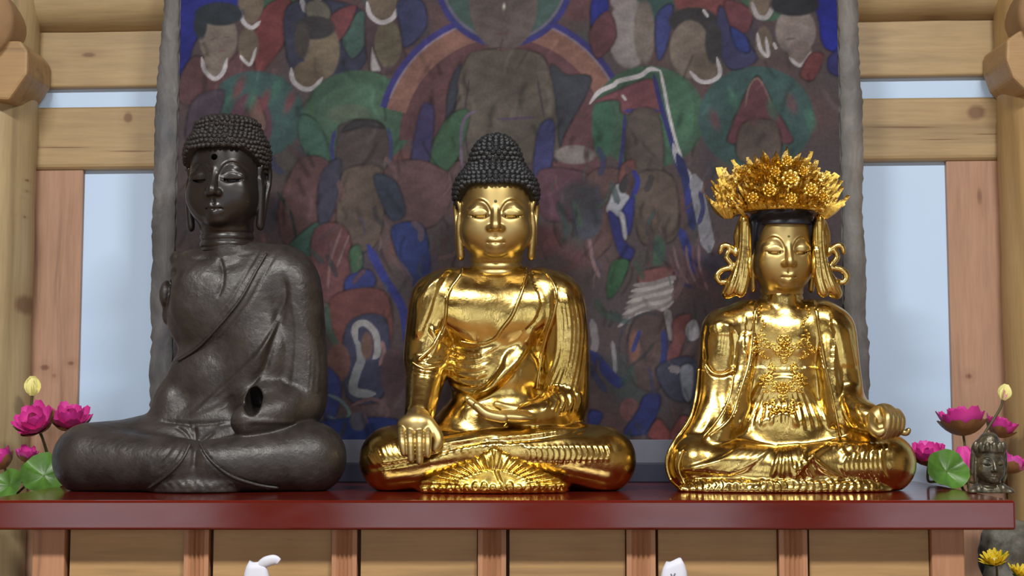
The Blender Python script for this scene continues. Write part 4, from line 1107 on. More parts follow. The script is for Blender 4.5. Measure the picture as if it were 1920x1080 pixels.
# ---------- the crowned gilded figure on the right
def leaf_mesh(name, mat, w=0.34, curl=0.25):
    """one pointed flame leaf of the crown, a unit long along z, bulging to -y"""
    V = []; Fc = []; n = 6
    for i in range(n + 1):
        t = i / n
        ww = w * (math.sin(math.pi * min(1, t * 0.9 + 0.12)) ** 0.8) * (1 - t ** 3) + 0.012
        y = -curl * math.sin(t * 1.9) - 0.10 * t * t
        V += [(-ww, y + 0.10, t), (0, y - 0.10, t), (ww, y + 0.10, t), (0, y + 0.2, t)]
    for i in range(n):
        for k in range(4):
            a = i * 4 + k; b = i * 4 + (k + 1) % 4
            Fc.append((a, b, b + 4, a + 4))
    Fc.append((3, 2, 1, 0)); Fc.append(tuple(n * 4 + k for k in range(4)))
    me = bpy.data.meshes.new(name); me.from_pydata(V, [], Fc); me.update(); me.materials.append(mat)
    return me
def bodhisattva():
    st = Statue('crowned_bodhisattva', 1478, 0.10, 'gilded seated bodhisattva wearing a tall crown of flame leaves, right of the buddha')
    L = st.L; G = M['gold']
    v = Vol((-262, -160, -6), (262, 100, 415), 2.6)
    v.cone(L(1306, 868, -42), L(1420, 852, 5), 57, 60, 12); v.cone(L(1658, 868, -42), L(1535, 852, 5), 57, 60, 12)
    v.ell(L(1478, 850, 15), (165, 78, 64), 18)
    v.cone(L(1312, 872, -56), L(1470, 880, -88), 48, 40, 10); v.cone(L(1652, 872, -56), L(1490, 876, -88), 48, 40, 10)
    v.ell(L(1470, 926, -82), (195, 52, 46), 8)
    v.ell(L(1472, 800, 8), (112, 64, 64), 22)
    v.ell(L(1470, 730, 10), (88, 52, 76), 18)
    v.ell(L(1470, 645, 10), (86, 52, 74), 18)
    v.cone(L(1378, 612, 14), L(1556, 612, 14), 41, 41, 16)
    v.cone(L(1468, 592, 18), L(1402, 598, 16), 30, 38, 14); v.cone(L(1468, 592, 18), L(1534, 598, 16), 30, 38, 14)
    v.cone(L(1466, 596, 10), L(1466, 560, 10), 36, 34, 8)
    v.path([L(1358, 618, 8), L(1350, 690, 2), L(1346, 750, -10), L(1322, 806, -28), L(1292, 838, -34)], [42, 40, 38, 34, 26], 8)
    v.path([L(1352, 760, -20), L(1350, 810, -50), L(1330, 838, -64)], [30, 26, 20], 8)
    v.path([L(1562, 620, 8), L(1572, 680, 4), L(1584, 735, -6)], [41, 36, 31], 8)
    v.path([L(1584, 740, -10), L(1600, 768, -40), L(1634, 786, -74)], [31, 28, 23], 8)
    v.path([L(1548, 640, -14), L(1556, 720, -30), L(1570, 800, -36)], [20, 18, 22], 8)
    v.path([L(1398, 640, -14), L(1388, 720, -30), L(1374, 800, -40)], [20, 18, 22], 8)
    v.path([L(1566, 806, -60), L(1598, 806, -70)], [9, 8], 3, 'cut')
    v.plane((0, 0, 1), 0.5)
    D = [('t', [(1418, 568), (1412, 620), (1404, 680), (1386, 740), (1368, 786), (1330, 818)], 10, 6), ('s', [(1528, 566), (1536, 620), (1546, 680), (1560, 740), (1572, 800), (1576, 818)], 10, 6),
         ('s', [(1400, 590), (1396, 640), (1402, 690), (1390, 740)], 7, 4), ('t', [(1556, 590), (1562, 640), (1560, 690), (1566, 720)], 7, 4),
         ('g', [(1320, 680), (1334, 698), (1356, 702), (1376, 694)], 4, 4), ('g', [(1326, 606), (1320, 640), (1324, 676)], 4, 3), ('g', [(1374, 620), (1378, 650), (1374, 690)], 4, 4),
         ('s', [(1308, 690), (1304, 740), (1290, 790), (1262, 830)], 6, 5), ('t', [(1376, 700), (1366, 750), (1344, 790), (1318, 820)], 6, 4), ('r', [(1262, 836), (1250, 870), (1262, 905), (1290, 922)], 6, 5), ('r', [(1276, 842), (1268, 876), (1280, 905)], 5, 4),
         ('s', [(1402, 688), (1470, 690), (1540, 688)], 8, 3), ('r', [(1420, 800), (1470, 776), (1500, 800)], 8, 3)]
    for k in range(6):      # folds sweeping over the left knee
        D.append(('r', [(1450 - 10 * k, 836 - k), (1424 - 13 * k, 858), (1390 - 17 * k, 880 - k), (1356 - 16 * k, 892 - 2 * k)], 4.5, 4))
    for k in range(5): D.append(('r', [(1462 + 8 * k, 832), (1456 + 13 * k, 866), (1446 + 20 * k, 898)], 4, 3.5))
    D += [('r', [(1560, 836), (1530, 850), (1500, 880), (1488, 900)], 5, 5), ('r', [(1516, 852), (1542, 876), (1580, 896)], 5, 5), ('r', [(1508, 840), (1500, 866), (1490, 884)], 4, 4), ('s', [(1490, 840), (1530, 832), (1560, 830)], 6, 4)]
    for k in range(9): D.append(('r', [(1588 + 8 * k, 852 - 2 * k), (1580 + 9 * k, 876), (1594 + 9 * k, 902)], 3.6, 3.2))
    for k in range(10): D.append(('r', [(1562 + 11 * k, 842 + 7 * math.sin(k * 2)), (1572 + 10 * k, 834), (1584 + 9 * k, 848 + 5 * math.cos(k * 3))], 4, 3.0))
    for k in range(30):     # rippled hem at the foot
        x = 1276 + 12.6 * k
        D.append(('r', [(x, 902 + 5 * math.sin(k * 1.9)), (x + 8, 911), (x + 4 + 5 * math.sin(k), 922)], 3.8, 3.0))
    D += [('s', [(1262, 906), (1330, 898), (1400, 906), (1480, 900), (1560, 908), (1640, 900)], 7, 3)]
    for k in range(12):     # skirt and sash folds below the waist
        a = -0.9 + 1.8 * k / 11
        D.append(('r', [(1468 + 30 * a, 700 + 6 * abs(a)), (1468 + 62 * a, 745), (1468 + 92 * a, 800)], 4.5, 3))
    for k in range(6): D.append(('r', [(1330 + 7 * k, 600 + 3 * abs(k - 3)), (1334 + 7 * k, 630)], 4, 2))
    for k in range(5): D.append(('r', [(1560 + 7 * k, 590 + 6 * k), (1572 + 6 * k, 640 + 5 * k), (1578 + 6 * k, 690)], 4, 3))
    st.finish('body', v, G, D, 2)
    for pts, r in (([(1416, 580), (1412, 620), (1404, 680), (1386, 740), (1368, 786), (1330, 819)], (2.5, 3.4, 3)), ([(1530, 580), (1536, 620), (1546, 680), (1560, 740), (1572, 800), (1576, 818)], (2.5, 3.4, 3)),
                   ([(1310, 690), (1305, 740), (1292, 788), (1264, 828), (1250, 866), (1258, 900), (1280, 920)], (2.5, 3.2, 3)), ([(1282, 842), (1272, 876), (1284, 908)], (2.4, 3, 2)), ([(1322, 682), (1336, 699), (1356, 702), (1376, 694)], (2, 2.8, 2)), ([(1376, 700), (1366, 750), (1344, 790), (1318, 820)], (2, 3, 2))):
        st.hem('robe_hem', pts, r, G)
    # bracelets
    for a, b in (((1592, 742, -30), (1604, 800, -58)), ((1616, 758, -50), (1628, 802, -78))):
        c0, c1 = L(*a), L(*b); c = (c0 + c1) / 2; d = (c1 - c0) / 2
        ax = L(1634, 786, -74) - L(1600, 768, -40); ax /= np.linalg.norm(ax); e = np.cross(ax, d); e *= np.linalg.norm(d) / np.linalg.norm(e)
        ring = [(c + 1.04 * (d * math.cos(t) + e * math.sin(t))) * st.s for t in np.linspace(0, 2 * math.pi, 25)]
        tube('bracelet', ring, [3.6 * st.s], M['gold_bright'], st.root)
    # hand around a jewel
    h = Vol(L(1604, 850, -165) - 6, L(1725, 742, -40) + 10, 1.5)
    h.cone(L(1622, 782, -62), L(1642, 786, -84), 21, 20, 6); h.ell(L(1658, 784, -92), (26, 18, 27), 8)
    for i in range(4):
        x = 1662 + 8.5 * i; yy = -106 + 4 * i
        h.path([L(x - 6, 768 + 2 * i, yy + 8), L(x + 2, 780 + 2 * i, yy - 14), L(x + 1, 800 + i, yy - 18), L(x - 6, 820 - 2 * i, yy - 12)], [8.5, 7.8, 7.2, 5.6], 1.0)
    h.path([L(1634, 784, -94), L(1634, 800, -118), L(1646, 812, -132), L(1656, 808, -136)], [11, 9.5, 8, 6], 2)
    h.path([L(1680, 806, -88), L(1698, 812, -92), L(1704, 806, -94)], [6, 5, 4], 2)
    st.finish('left_hand', h, M['gold_face'], [], 2, keep=False)
    bm = bmesh.new(); bmesh.ops.create_icosphere(bm, subdivisions=3, radius=13 * st.s)
    o = bm_obj('jewel', bm, M['gold_face'], st.root, True); o.location = L(1652, 804, -112) * st.s
    # chest ornament: scrolls and beads lying on the breast and the skirt
    nk = None
    def orn(name, cx, cy, w, hgt, n, seed):
        rg = np.random.default_rng(seed); V = []; Fc = []
        def bead(px, py, r):
            c = st.on(px, py, r * 0.3) * st.s; k = len(V); R_ = r * st.s
            for la in (-0.9, 0, 0.9):
                for j in range(7):
                    a = 2 * math.pi * j / 7
                    V.append(c + R_ * np.array((math.cos(la) * math.cos(a), -math.sin(la), math.cos(la) * math.sin(a))))
            V.append(c + np.array((0, -R_, 0)))
            for i in range(2):
                for j in range(7): Fc.append((k + i * 7 + j, k + i * 7 + (j + 1) % 7, k + (i + 1) * 7 + (j + 1) % 7, k + (i + 1) * 7 + j))
            for j in range(7): Fc.append((k + 14 + j, k + 14 + (j + 1) % 7, k + 21))
        def scroll(px, py, r, turn, a0):
            pts = []
            for i in range(15):
                t = i / 14; a = a0 + turn * 4.6 * t; rr = r * (1 - 0.72 * t)
                pts.append((px + rr * math.cos(a), py + rr * math.sin(a)))
            q = np.array([st.on(a, b, 1.2) for a, b in pts]) * st.s
            v_, f_ = tube_geo(q, [2.1 * st.s, 1.6 * st.s, 2.2 * st.s], 6)
            k = len(V); V.extend(v_); Fc.extend([tuple(k + i for i in f) for f in f_])
        for i in range(n):
            x = rg.uniform(0, 1) * w; y = rg.uniform(-1, 1) * hgt
            if (x / w) ** 2 + (y / hgt) ** 2 > 1: continue
            r = rg.uniform(5, 9); a0 = rg.uniform(0, 6)
            scroll(cx + x, cy + y, r, 1, a0); scroll(cx - x, cy + y, r, -1, math.pi - a0)
            bead(cx + x * .8, cy + y + 6, 2.2); bead(cx - x * .8, cy + y + 6, 2.2)
        for i in range(10):
            a = 2 * math.pi * i / 10; bead(cx + 9 * math.cos(a), cy + 9 * math.sin(a), 3.4)
        bead(cx, cy, 5.5)
        return mesh_obj(name, V, Fc, M['gold_bright'], st.root)
    orn('necklace', 1470, 650, 56, 26, 26, 3)
    orn('waist_ornament', 1468, 728, 46, 46, 34, 5)
    for sx in (-1, 1):
        for k in range(11):
            px = 1470 + sx * (42 + 6 * math.sin(k * .9)); py = 574 + k * 6.5
            bm = bmesh.new(); bmesh.ops.create_icosphere(bm, subdivisions=1, radius=3.0 * st.s)
            o = bm_obj('necklace_bead', bm, M['gold_bright'], st.root, True); o.location = st.on(px, py, 0.5) * st.s
    # head, hair, headband
    sc = (0.86, 0.9, 0.96)
    xf = add_head(st, M['gold_face'], M['navy'], 1466, 471, 8, sc, 0.02, 0.08, None, 50, 9, 5, M['urna_green'], 27, 2.4, hair=False)
    hv = Vol((-92, -92, -60), (92, 100, 110), 1.8)
    hv.ell((0, 10, 44), (73, 84, 62), 4)
    for sx in (-1, 1): hv.path([(sx * 70, -26, 52), (sx * 71, -18, 20), (sx * 69, -8, -10)], [9, 7, 4], 4)
    X, Y, Z = hv.ax[0][:, None, None], hv.ax[1][None, :, None], hv.ax[2][None, None, :]
    hv.D = np.maximum(hv.D, ((51 - np.clip(Y + 44, 0, 200) * 2.0) - Z).astype(np.float32))
    HV, HQ = hv.mesh(2)
    o = st.put('hair', xf(HV), HQ, M['navy']); o['label'] = 'dark blue-black hair band under the crown'
    # crown: shell and leaves
    cr = Vol(L(1350, 420, -140) - 6, L(1585, 300, 110) + 6, 2.4)
    c = L(1457, 402, 8)
    cr.path([c + np.array((74 * math.cos(a), -88 * math.sin(a), 4 + 0.0 * a)) for a in np.linspace(-0.2, math.pi + 0.2, 13)], [7, 7], 3)
    cr.ell(c + np.array((0, 0, 40)), (74, 72, 54), 8)
    cr.plane((0, 0, 1), c[2] - 2)
    CV, CQ = cr.mesh(1)
    crown = st.put('crown', CV, CQ, M['gold_bright'])
    crown['label'] = 'openwork crown of upright flame leaves'
    lm = [leaf_mesh('flame_leaf', M['gold_bright'], 0.24, 0.22), leaf_mesh('flame_leaf', M['gold_bright'], 0.18, 0.35), leaf_mesh('flame_leaf', M['gold'], 0.28, 0.15)]
    rg = np.random.default_rng(9)
    cnt = 0
    for row in range(8):
        t = row / 7
        py = 402 - 84 * t
        hw = np.interp(t, [0, .25, .55, .8, 1], [80, 84, 80, 68, 46])
        dep = np.interp(t, [0, .5, 1], [92, 84, 46])
        n = int(hw * 2 / 8.6)
        for i in range(n):
            u = -1 + 2 * (i + 0.5 * (row % 2) + 0.25) / n + rg.normal(0, .015)
            th = u * math.pi * 0.56
            xx = math.sin(th) * hw; yy = -math.cos(th) * dep + 8
            p = L(1454 + xx, py + rg.normal(0, 3) + 4 * abs(u), 0); p[1] = yy
            p[0] = (L(1454, py, 0)[0]) + xx
            ln = rg.uniform(18, 32) * (1.0 + 0.25 * (row > 5) + 0.7 * (abs(u) > 0.8 and row < 5))
            lean = u * 0.30 + rg.normal(0, .15)
            out = 0.26 * (1 - t * .5) + rg.normal(0, .12)
            m = Matrix.Translation(Vector(p * st.s)) @ Matrix.Rotation(lean, 4, 'Y') @ Matrix.Rotation(th * 0.8, 4, 'Z') @ Matrix.Rotation(out, 4, 'X')
            if cnt < 276:
                o = inst('flame_leaf', lm[rg.integers(3)], crown, m @ Matrix.Diagonal((ln * st.s * .9, ln * st.s * .9, ln * st.s, 1))); cnt += 1
    for sx in (-1, 1):          # flaring flame tufts at both ends of the crown
        for k in range(10):
            f = k / 9
            p = L(1454 + sx * (84 + 10 * f), 410 - 16 * (k % 3), -26 + 14 * (k % 3))
            ln = 30 + 22 * f + 6 * (k % 2)
            m = Matrix.Translation(Vector(p * st.s)) @ Matrix.Rotation(sx * (0.55 * f + 0.02), 4, 'Y') @ Matrix.Rotation(sx * 0.5, 4, 'Z') @ Matrix.Rotation(0.12, 4, 'X')
            inst('flame_leaf', lm[k % 2], crown, m @ Matrix.Diagonal((ln * st.s * .8, ln * st.s * .7, ln * st.s, 1)))
    # flowers of the crown, each a ring of small petals round a boss
    for (fx, fy, r) in ((1462, 352, 17), (1424, 372, 13), (1500, 370, 13), (1396, 384, 11), (1526, 380, 11), (1460, 316, 11), (1436, 338, 10), (1488, 336, 10), (1462, 388, 11)):
        V = []; Fc = []
        u = (fx - 1455) / 100; th = math.asin(max(-1, min(1, u)))
        c0 = L(fx, fy, 0); c0[1] = -math.cos(th) * np.interp(fy, [300, 350, 400], [62, 92, 100]) - 10
        for ringi, (rr, lift, n) in enumerate(((1.0, 0, 8), (0.62, 5, 6))):
            for k in range(n):
                a = 2 * math.pi * (k + .5 * ringi) / n; d = np.array((math.cos(a), 0, math.sin(a))); e = np.array((-math.sin(a), 0, math.cos(a)))
                b = len(V); R_ = r * rr
                for (t, w, l) in ((0.15, .12, 0), (.55, .36, -3), (.85, .28, -6), (1.05, .03, -5)):
                    for s_ in (-1, 0, 1): V.append((c0 + d * R_ * t + e * R_ * w * s_ + np.array((0, l - lift + (2.5 if s_ else 0), 0))) * st.s)
                for i in range(3):
                    for j in range(2): Fc.append((b + i * 3 + j, b + i * 3 + j + 1, b + i * 3 + j + 4, b + i * 3 + j + 3))
        for k in range(8):
            a = 2 * math.pi * k / 8; V.append((c0 + np.array((r * .24 * math.cos(a), -6, r * .24 * math.sin(a)))) * st.s)
        V.append((c0 + np.array((0, -11, 0))) * st.s); b = len(V) - 9
        for k in range(8): Fc.append((b + k, b + (k + 1) % 8, b + 8))
        mesh_obj('crown_flower', V, Fc, M['gold_bright'], crown)
    # fine openwork between the leaves: many tiny curled leaves in one piece
    T = np.array([v_.co for v_ in lm[1].vertices]); TF = [tuple(f.vertices) for f in lm[1].polygons]
    V = []; Fc = []
    for k in range(620):
        u = rg.uniform(-1, 1); t_ = rg.uniform(0, 1); th = u * math.pi * 0.52
        hw = np.interp(t_, [0, .25, .55, .8, 1], [80, 86, 82, 70, 48]); dep = np.interp(t_, [0, .5, 1], [96, 90, 52])
        p = L(1454, 404 - 92 * t_, 0); p[0] += math.sin(th) * hw; p[1] = -math.cos(th) * dep + 4
        ln = rg.uniform(8, 17)
        m = np.array((Matrix.Rotation(u * .35 + rg.normal(0, .6), 3, 'Y') @ Matrix.Rotation(th * .8, 3, 'Z') @ Matrix.Rotation(rg.uniform(.1, .8), 3, 'X')))
        b = len(V); V.extend(((T * ln) @ m.T + p) * st.s); Fc.extend([tuple(b + i for i in f) for f in TF])
    o = mesh_obj('crown_openwork', V, Fc, M['gold_bright'], crown, smooth=False); o['kind'] = 'stuff'
    # streamers and long locks at both sides
    for sx in (-1, 1):
        X_ = lambda d: 1466 + sx * d
        rv = Vol(L(min(X_(60), X_(128)) - 14, 572, -60) - 6, L(max(X_(30), X_(128)) + 14, 398, 40) + 8, 1.7)
        rv.path([L(X_(70), 410, -34), L(X_(70), 450, -30), L(X_(74), 500, -28), L(X_(92), 538, -26), L(X_(104), 552, -22)], [9, 12, 15, 15, 8], 4)
        rv.path([L(X_(64), 470, -36), L(X_(68), 515, -34), L(X_(78), 548, -32)], [6, 9, 10], 4)
        rv.path([L(X_(76), 412, -26), L(X_(84), 440, -24), L(X_(82), 470, -22)], [5, 6, 6], 3)
        rv.path([L(X_(84), 478, -24), L(X_(100), 462, -24), L(X_(112), 462, -24), L(X_(116), 474, -24)], [6, 5.5, 5, 4], 2)
        rv.path([L(X_(96), 466, -24), L(X_(104), 482, -24), L(X_(92), 500, -24), L(X_(112), 506, -24), L(X_(122), 518, -24), L(X_(114), 530, -24), L(X_(98), 524, -24)], [5, 5, 5.5, 5.5, 5.5, 5, 4.5], 2)
        ss = [('g', [(X_(66 + 5 * k), 420), (X_(66 + 6 * k), 470), (X_(70 + 9 * k), 520), (X_(78 + 11 * k), 552)], 1.6, 1.8) for k in range(4)]
        st.finish('streamer', rv, M['gold'], ss, 2, keep=False)
        tube('ear_pendant', st.pts([(X_(60), 470, -44), (X_(61), 500, -44), (X_(58), 520, -42)]) * np.array([st.s] * 3), [2.5 * st.s, 4.5 * st.s, 3 * st.s], M['gold_bright'], st.root)
bodhisattva()

# ------------------------------------------------------------------ lotus flowers beside the altar
def petal_mesh(name, mat, w=0.36, cup=0.30):
    V = []; Fc = []; n = 5
    for i in range(n + 1):
        t = i / n
        ww = w * math.sin(math.pi * min(1, 0.10 + 0.82 * t)) ** 0.9 + 0.01
        z = cup * (t * t) * 1.3 - 0.06 * math.sin(t * 3)
        for s_ in (-1, -0.5, 0, 0.5, 1): V.append((ww * s_, t, z + 0.22 * ww * s_ * s_ * 1.6))
    for i in range(n):
        for j in range(4): Fc.append((i * 5 + j, i * 5 + j + 1, (i + 1) * 5 + j + 1, (i + 1) * 5 + j))
    me = bpy.data.meshes.new(name); me.from_pydata(V, [], Fc); me.update(); me.materials.append(mat)
    me.polygons.foreach_set('use_smooth', np.ones(len(me.polygons), dtype=bool))
    return me
PETAL = petal_mesh('petal', M['petal']); PETAL2 = petal_mesh('petal', M['petal_pale'], 0.42, 0.2); SEPAL = petal_mesh('sepal', M['sepal'], 0.40, 0.25); YPETAL = petal_mesh('petal', M['yellow'], 0.16, 0.15); GSEPAL = petal_mesh('sepal', M['green'], 0.3, 0.2); CPETAL = petal_mesh('petal', M['cream'], 0.45, 0.1)
def blossom(name, pix, Y, r, open_, tilt, foot, label, cat, group, seed, sepals=5, petals=PETAL, whorls=((9, 1.0, 0.0), (8, 0.86, 0.35), (6, 0.66, 0.75)), core=True, stem_r=0.0026, sep=SEPAL, pale=0):
    """a flower on its stem; pix is the heart of the blossom, foot the stem's end in the vase"""
    rg = random.Random(seed)
    c = Vector(P(pix[0], pix[1], Y)); f = Vector(foot)
    root = empty(name, f, label, cat, group)
    H = Matrix.Translation(c - f) @ Matrix.Rotation(tilt[0], 4, 'X') @ Matrix.Rotation(tilt[1], 4, 'Y')
    for (n, k, up) in whorls:
        for i in range(n):
            a = 2 * math.pi * (i + 0.5 * (up > 0.2) + rg.uniform(-.12, .12)) / n
            el = open_ + up * (1.35 - open_) + rg.uniform(-.1, .1)
            m = H @ Matrix.Rotation(a, 4, 'Z') @ Matrix.Translation((0, r * 0.10, 0)) @ Matrix.Rotation(el, 4, 'X') @ Matrix.Diagonal((r * k * rg.uniform(.9, 1.1),) * 3 + (1,))
            inst('petal', PETAL2 if (pale and rg.random() < pale) else petals, root, m)
    for i in range(sepals):
        a = 2 * math.pi * (i + .3) / sepals
        inst('sepal', sep, root, H @ Matrix.Translation((0, 0, -0.1 * r)) @ Matrix.Rotation(a, 4, 'Z') @ Matrix.Translation((0, r * 0.04, 0)) @ Matrix.Rotation(open_ - 0.15, 4, 'X') @ Matrix.Diagonal((r * 0.95,) * 3 + (1,)))
    if core:
        o = lathe('seed_head', [(0.02 * r, -0.1 * r), (0.16 * r, 0.0), (0.26 * r, 0.22 * r), (0.22 * r, 0.30 * r), (0.05 * r, 0.31 * r)], M['cream'], root, 10); o.matrix_basis = H
    ax = (H.to_3x3() @ Vector((0, 0, -1)))
    b = c - f; pts = spline([b + ax * 0.02 * r, b + ax * r * 0.8, (b + ax * r * 1.0) * 0.5 + Vector((0, 0.01, 0)), Vector((0, 0, 0))], 8)
    tube('stem', pts, [stem_r, stem_r * 1.2], M['stem'], root, 7)
    return root
def lotus_leaf(pix, Y, r, foot, tilt, label, seed):
    rg = random.Random(seed); f = Vector(foot); c = Vector(P(*pix, Y)); root = empty('lotus_leaf', f, label, 'leaf', 'lotus leaves')
    V = [(0, 0, 0)]; Fc = []; n = 28; rings = 5
    for i in range(1, rings + 1):
        for k in range(n):
            a = 2 * math.pi * k / n; q = i / rings
            V.append((r * q * math.cos(a), r * q * math.sin(a), r * (0.28 * q * q + 0.10 * q * math.sin(a * 4 + seed) + 0.05 * q * math.sin(a * 9))))
    for k in range(n): Fc.append((0, 1 + k, 1 + (k + 1) % n))
    for i in range(rings - 1):
        for k in range(n):
            Fc.append((1 + i * n + k, 1 + (i + 1) * n + k, 1 + (i + 1) * n + (k + 1) % n, 1 + i * n + (k + 1) % n))
    o = mesh_obj('leaf_blade', V, Fc, M['green'], root)
    H = Matrix.Translation(c - f) @ Matrix.Rotation(tilt[0], 4, 'X') @ Matrix.Rotation(tilt[1], 4, 'Y'); o.matrix_basis = H
    b = c - f
    tube('stem', spline([b, b * 0.9 + Vector((0, 0.015, -0.02)), b * 0.4 + Vector((0, 0.01, 0)), Vector((0, 0, 0))], 6), [0.0024], M['stem'], root, 7)
def holder(px, Y, label):
    p = P(px, 900, Y)
    o = lathe('flower_holder', [(0.026, 0), (0.032, 0.004), (0.036, 0.018), (0.030, 0.032), (0.026, 0.032), (0.028, 0.020), (0.024, 0.008)], M['vase'], None, 24, (p[0], Y, TOP))
    tag(o, label, 'vase', 'flower holders')
    return Vector((p[0], Y, TOP + 0.010))
fl = holder(96, 0.275, 'small brown flower holder on the left end of the altar')
fr = holder(1786, 0.235, 'small brown flower holder on the right end of the altar')
def foot(f, u, v): return (f.x + 0.020 * u, f.y + 0.020 * v, f.z)
GL, GR = 'lotus flowers left of the altar', 'lotus flowers right of the altar'
blossom('lotus_flower', (70, 802), 0.255, 0.048, 0.30, (0.70, -0.15), foot(fl, -.2, .2), 'open magenta lotus with yellow heart, nearest below the tall bud', 'flower', GL, 1)
blossom('lotus_flower', (131, 800), 0.335, 0.050, 0.30, (0.40, 0.15), foot(fl, .5, .7), 'open magenta lotus just above the iron buddha\'s knee', 'flower', GL, 2)
blossom('lotus_flower', (8, 876), 0.272, 0.039, 0.55, (0.2, -0.45), foot(fl, -.9, .2), 'pink lotus at the left picture edge above the altar corner', 'flower', GL, 3, pale=.4)
blossom('lotus_flower', (50, 864), 0.232, 0.029, 0.6, (0.3, 0.1), foot(fl, -.5, .1), 'small magenta lotus half open above the green leaf at left', 'flower', GL, 4, pale=.3)
blossom('lotus_bud', (61, 742), 0.335, 0.034, 1.38, (0.05, -0.02), foot(fl, -.1, .95), 'yellow closed lotus bud on a tall stem at left', 'bud', GL, 5, 0, CPETAL, ((6, 0.8, 0.1), (5, 1.15, 0.2)), False)
lotus_leaf((82, 892), 0.165, 0.044, foot(fl, .2, -.6), (1.0, 0.25), 'broad green lotus leaf beside the iron buddha\'s knee', 1)
lotus_leaf((18, 910), 0.19, 0.032, foot(fl, -.7, -.9), (1.05, -0.2), 'green lotus leaf lying low at the left altar corner', 2)
blossom('lotus_flower', (1806, 812), 0.30, 0.060, 0.42, (-0.02, -0.05), foot(fr, .2, .5), 'large magenta lotus seen from the side with brown underside', 'flower', GR, 11, 8)
blossom('lotus_flower', (1741, 868), 0.20, 0.046, 0.40, (0.35, -0.05), foot(fr, -.8, -.1), 'wide open magenta lotus beside the bodhisattva\'s knee', 'flower', GR, 12, pale=.25)
blossom('lotus_flower', (1869, 816), 0.325, 0.042, 0.5, (0.15, 0.4), foot(fr, .8, .5), 'magenta lotus above the small bronze head', 'flower', GR, 13)
blossom('lotus_flower', (1812, 890), 0.15, 0.050, 1.18, (0.1, -0.14), foot(fr, .5, -.8), 'narrow closed magenta lotus left of the small bronze head', 'flower', GR, 14, 3)
blossom('lotus_flower', (1890, 884), 0.235, 0.038, 0.7, (0.2, 0.5), foot(fr, .95, 0), 'small pink lotus right of the small bronze head', 'flower', GR, 15, pale=.4)
blossom('lotus_bud', (1880, 750), 0.255, 0.030, 1.3, (0.05, 0.35), foot(fr, .6, .15), 'cream lotus bud with a pink tip on a tall stem at right', 'bud', GR, 16, 0, CPETAL, ((6, 0.9, 0.1), (5, 1.0, 0.2)), False, pale=.25)
lotus_leaf((1774, 884), 0.115, 0.042, foot(fr, -.2, -.7), (1.05, 0.1), 'green lotus leaf between the bodhisattva\'s knee and the bronze head', 3)

# ------------------------------------------------------------------ small bronze figure at the right end of the altar
def bronze_figure():
    st = Statue('bronze_figurine', 1855, -0.03, 'small dark bronze bust with a high topknot at the right end of the altar')
    L = st.L
    v = Vol((-50, -40, -4), (50, 45, 62), 1.3)
    v.ell((0, 6, 0), (34, 20, 22), 6); v.cone((-22, 6, 4), (22, 6, 4), 13, 13, 6); v.cone((0, 4, 14), (0, 2, 44), 13, 12, 5)
    v.ell((-36, -2, 2), (9, 12, 9), 5); v.ell((34, 2, 0), (10, 12, 10), 5)
    v.plane((0, 0, 1), 0.3)
    D = [('g', [(1840, 905), (1850, 912), (1862, 912), (1872, 902)], 2, 1.5), ('r', [(1835, 900), (1842, 918)], 2, 2), ('r', [(1876, 898), (1884, 918)], 2, 2), ('r', [(1866, 905), (1878, 925)], 2, 2)]
    st.finish('bust', v, M['bronze'], D, 1)
    org = L(1854, 868, 0); xf = head_xf((0.40, 0.40, 0.46), 0.05, 0.05, org)
    V, Q = head_mesh(); st.put('head', xf(V), Q, M['bronze'])
    hv = Vol((-92, -96, -50), (92, 100, 150), 2.4)
    hv.ell((0, 10, 48), (74, 84, 58), 6); hv.ell((0, -6, 92), (44, 48, 34), 14)
    for k in range(7):
        a = (k - 3) * 0.42; hv.ell((70 * math.sin(a), -74 * math.cos(a) + 8, 66), (14, 12, 24), 5)
    for sx in (-1, 1): hv.path([(sx * 72, 0, 40), (sx * 76, 4, -10), (sx * 74, 8, -60)], [12, 11, 8], 5)
    X, Y, Z = hv.ax[0][:, None, None], hv.ax[1][None, :, None], hv.ax[2][None, None, :]
    hv.D = np.maximum(hv.D, ((48 - np.clip(Y + 50, 0, 200) * 1.9) - Z).astype(np.float32))
    HV, HQ = hv.mesh(1); st.put('topknot', xf(HV), HQ, M['bronze'])
bronze_figure()

# ------------------------------------------------------------------ dark carved stone with yellow flowers beside the cabinet
def stone_ornament():
    c = P(1890, 1060, 0.18); s_ = 0.001
    root = empty('stone_ornament', (c[0], 0.18, 0), 'dark carved stone ornament under the right overhang of the altar', 'ornament')
    v = Vol((-95, -95, -4), (95, 95, 850), 7.0)
    v.ell((0, 0, 60), (80, 80, 100), 20); v.cone((0, 0, 80), (0, 0, 560), 62, 46, 20); v.ell((-4, 0, 640), (72, 70, 90), 20); v.ell((8, 0, 760), (66, 62, 78), 14); v.ell((-20, -30, 720), (40, 36, 30), 8)
    v.plane((0, 0, 1), 0.5)
    V, Q = v.mesh(1); N = normals(V, Q)
    V = V + N * (noise3(V, .06, 1) * 5 + noise3(V, .15, 2) * 3)[:, None]; V[:, 2] = np.maximum(V[:, 2], 0)
    mesh_obj('carved_stone', V * s_, Q, M['stone'], root)
stone_ornament()
pv = P(1868, 1070, 0.02)
o = lathe('flower_pot', [(0.04, 0), (0.06, 0.02), (0.075, 0.3), (0.06, 0.55), (0.035, 0.60), (0.03, 0.60), (0.03, 0.5)], M['stone'], None, 20, (pv[0], 0.02, 0))
tag(o, 'dark pot holding yellow flowers beside the altar cabinet', 'pot')
YW = ((15, 1.0, 0.0), (13, 0.85, 0.3), (9, 0.6, 0.7))
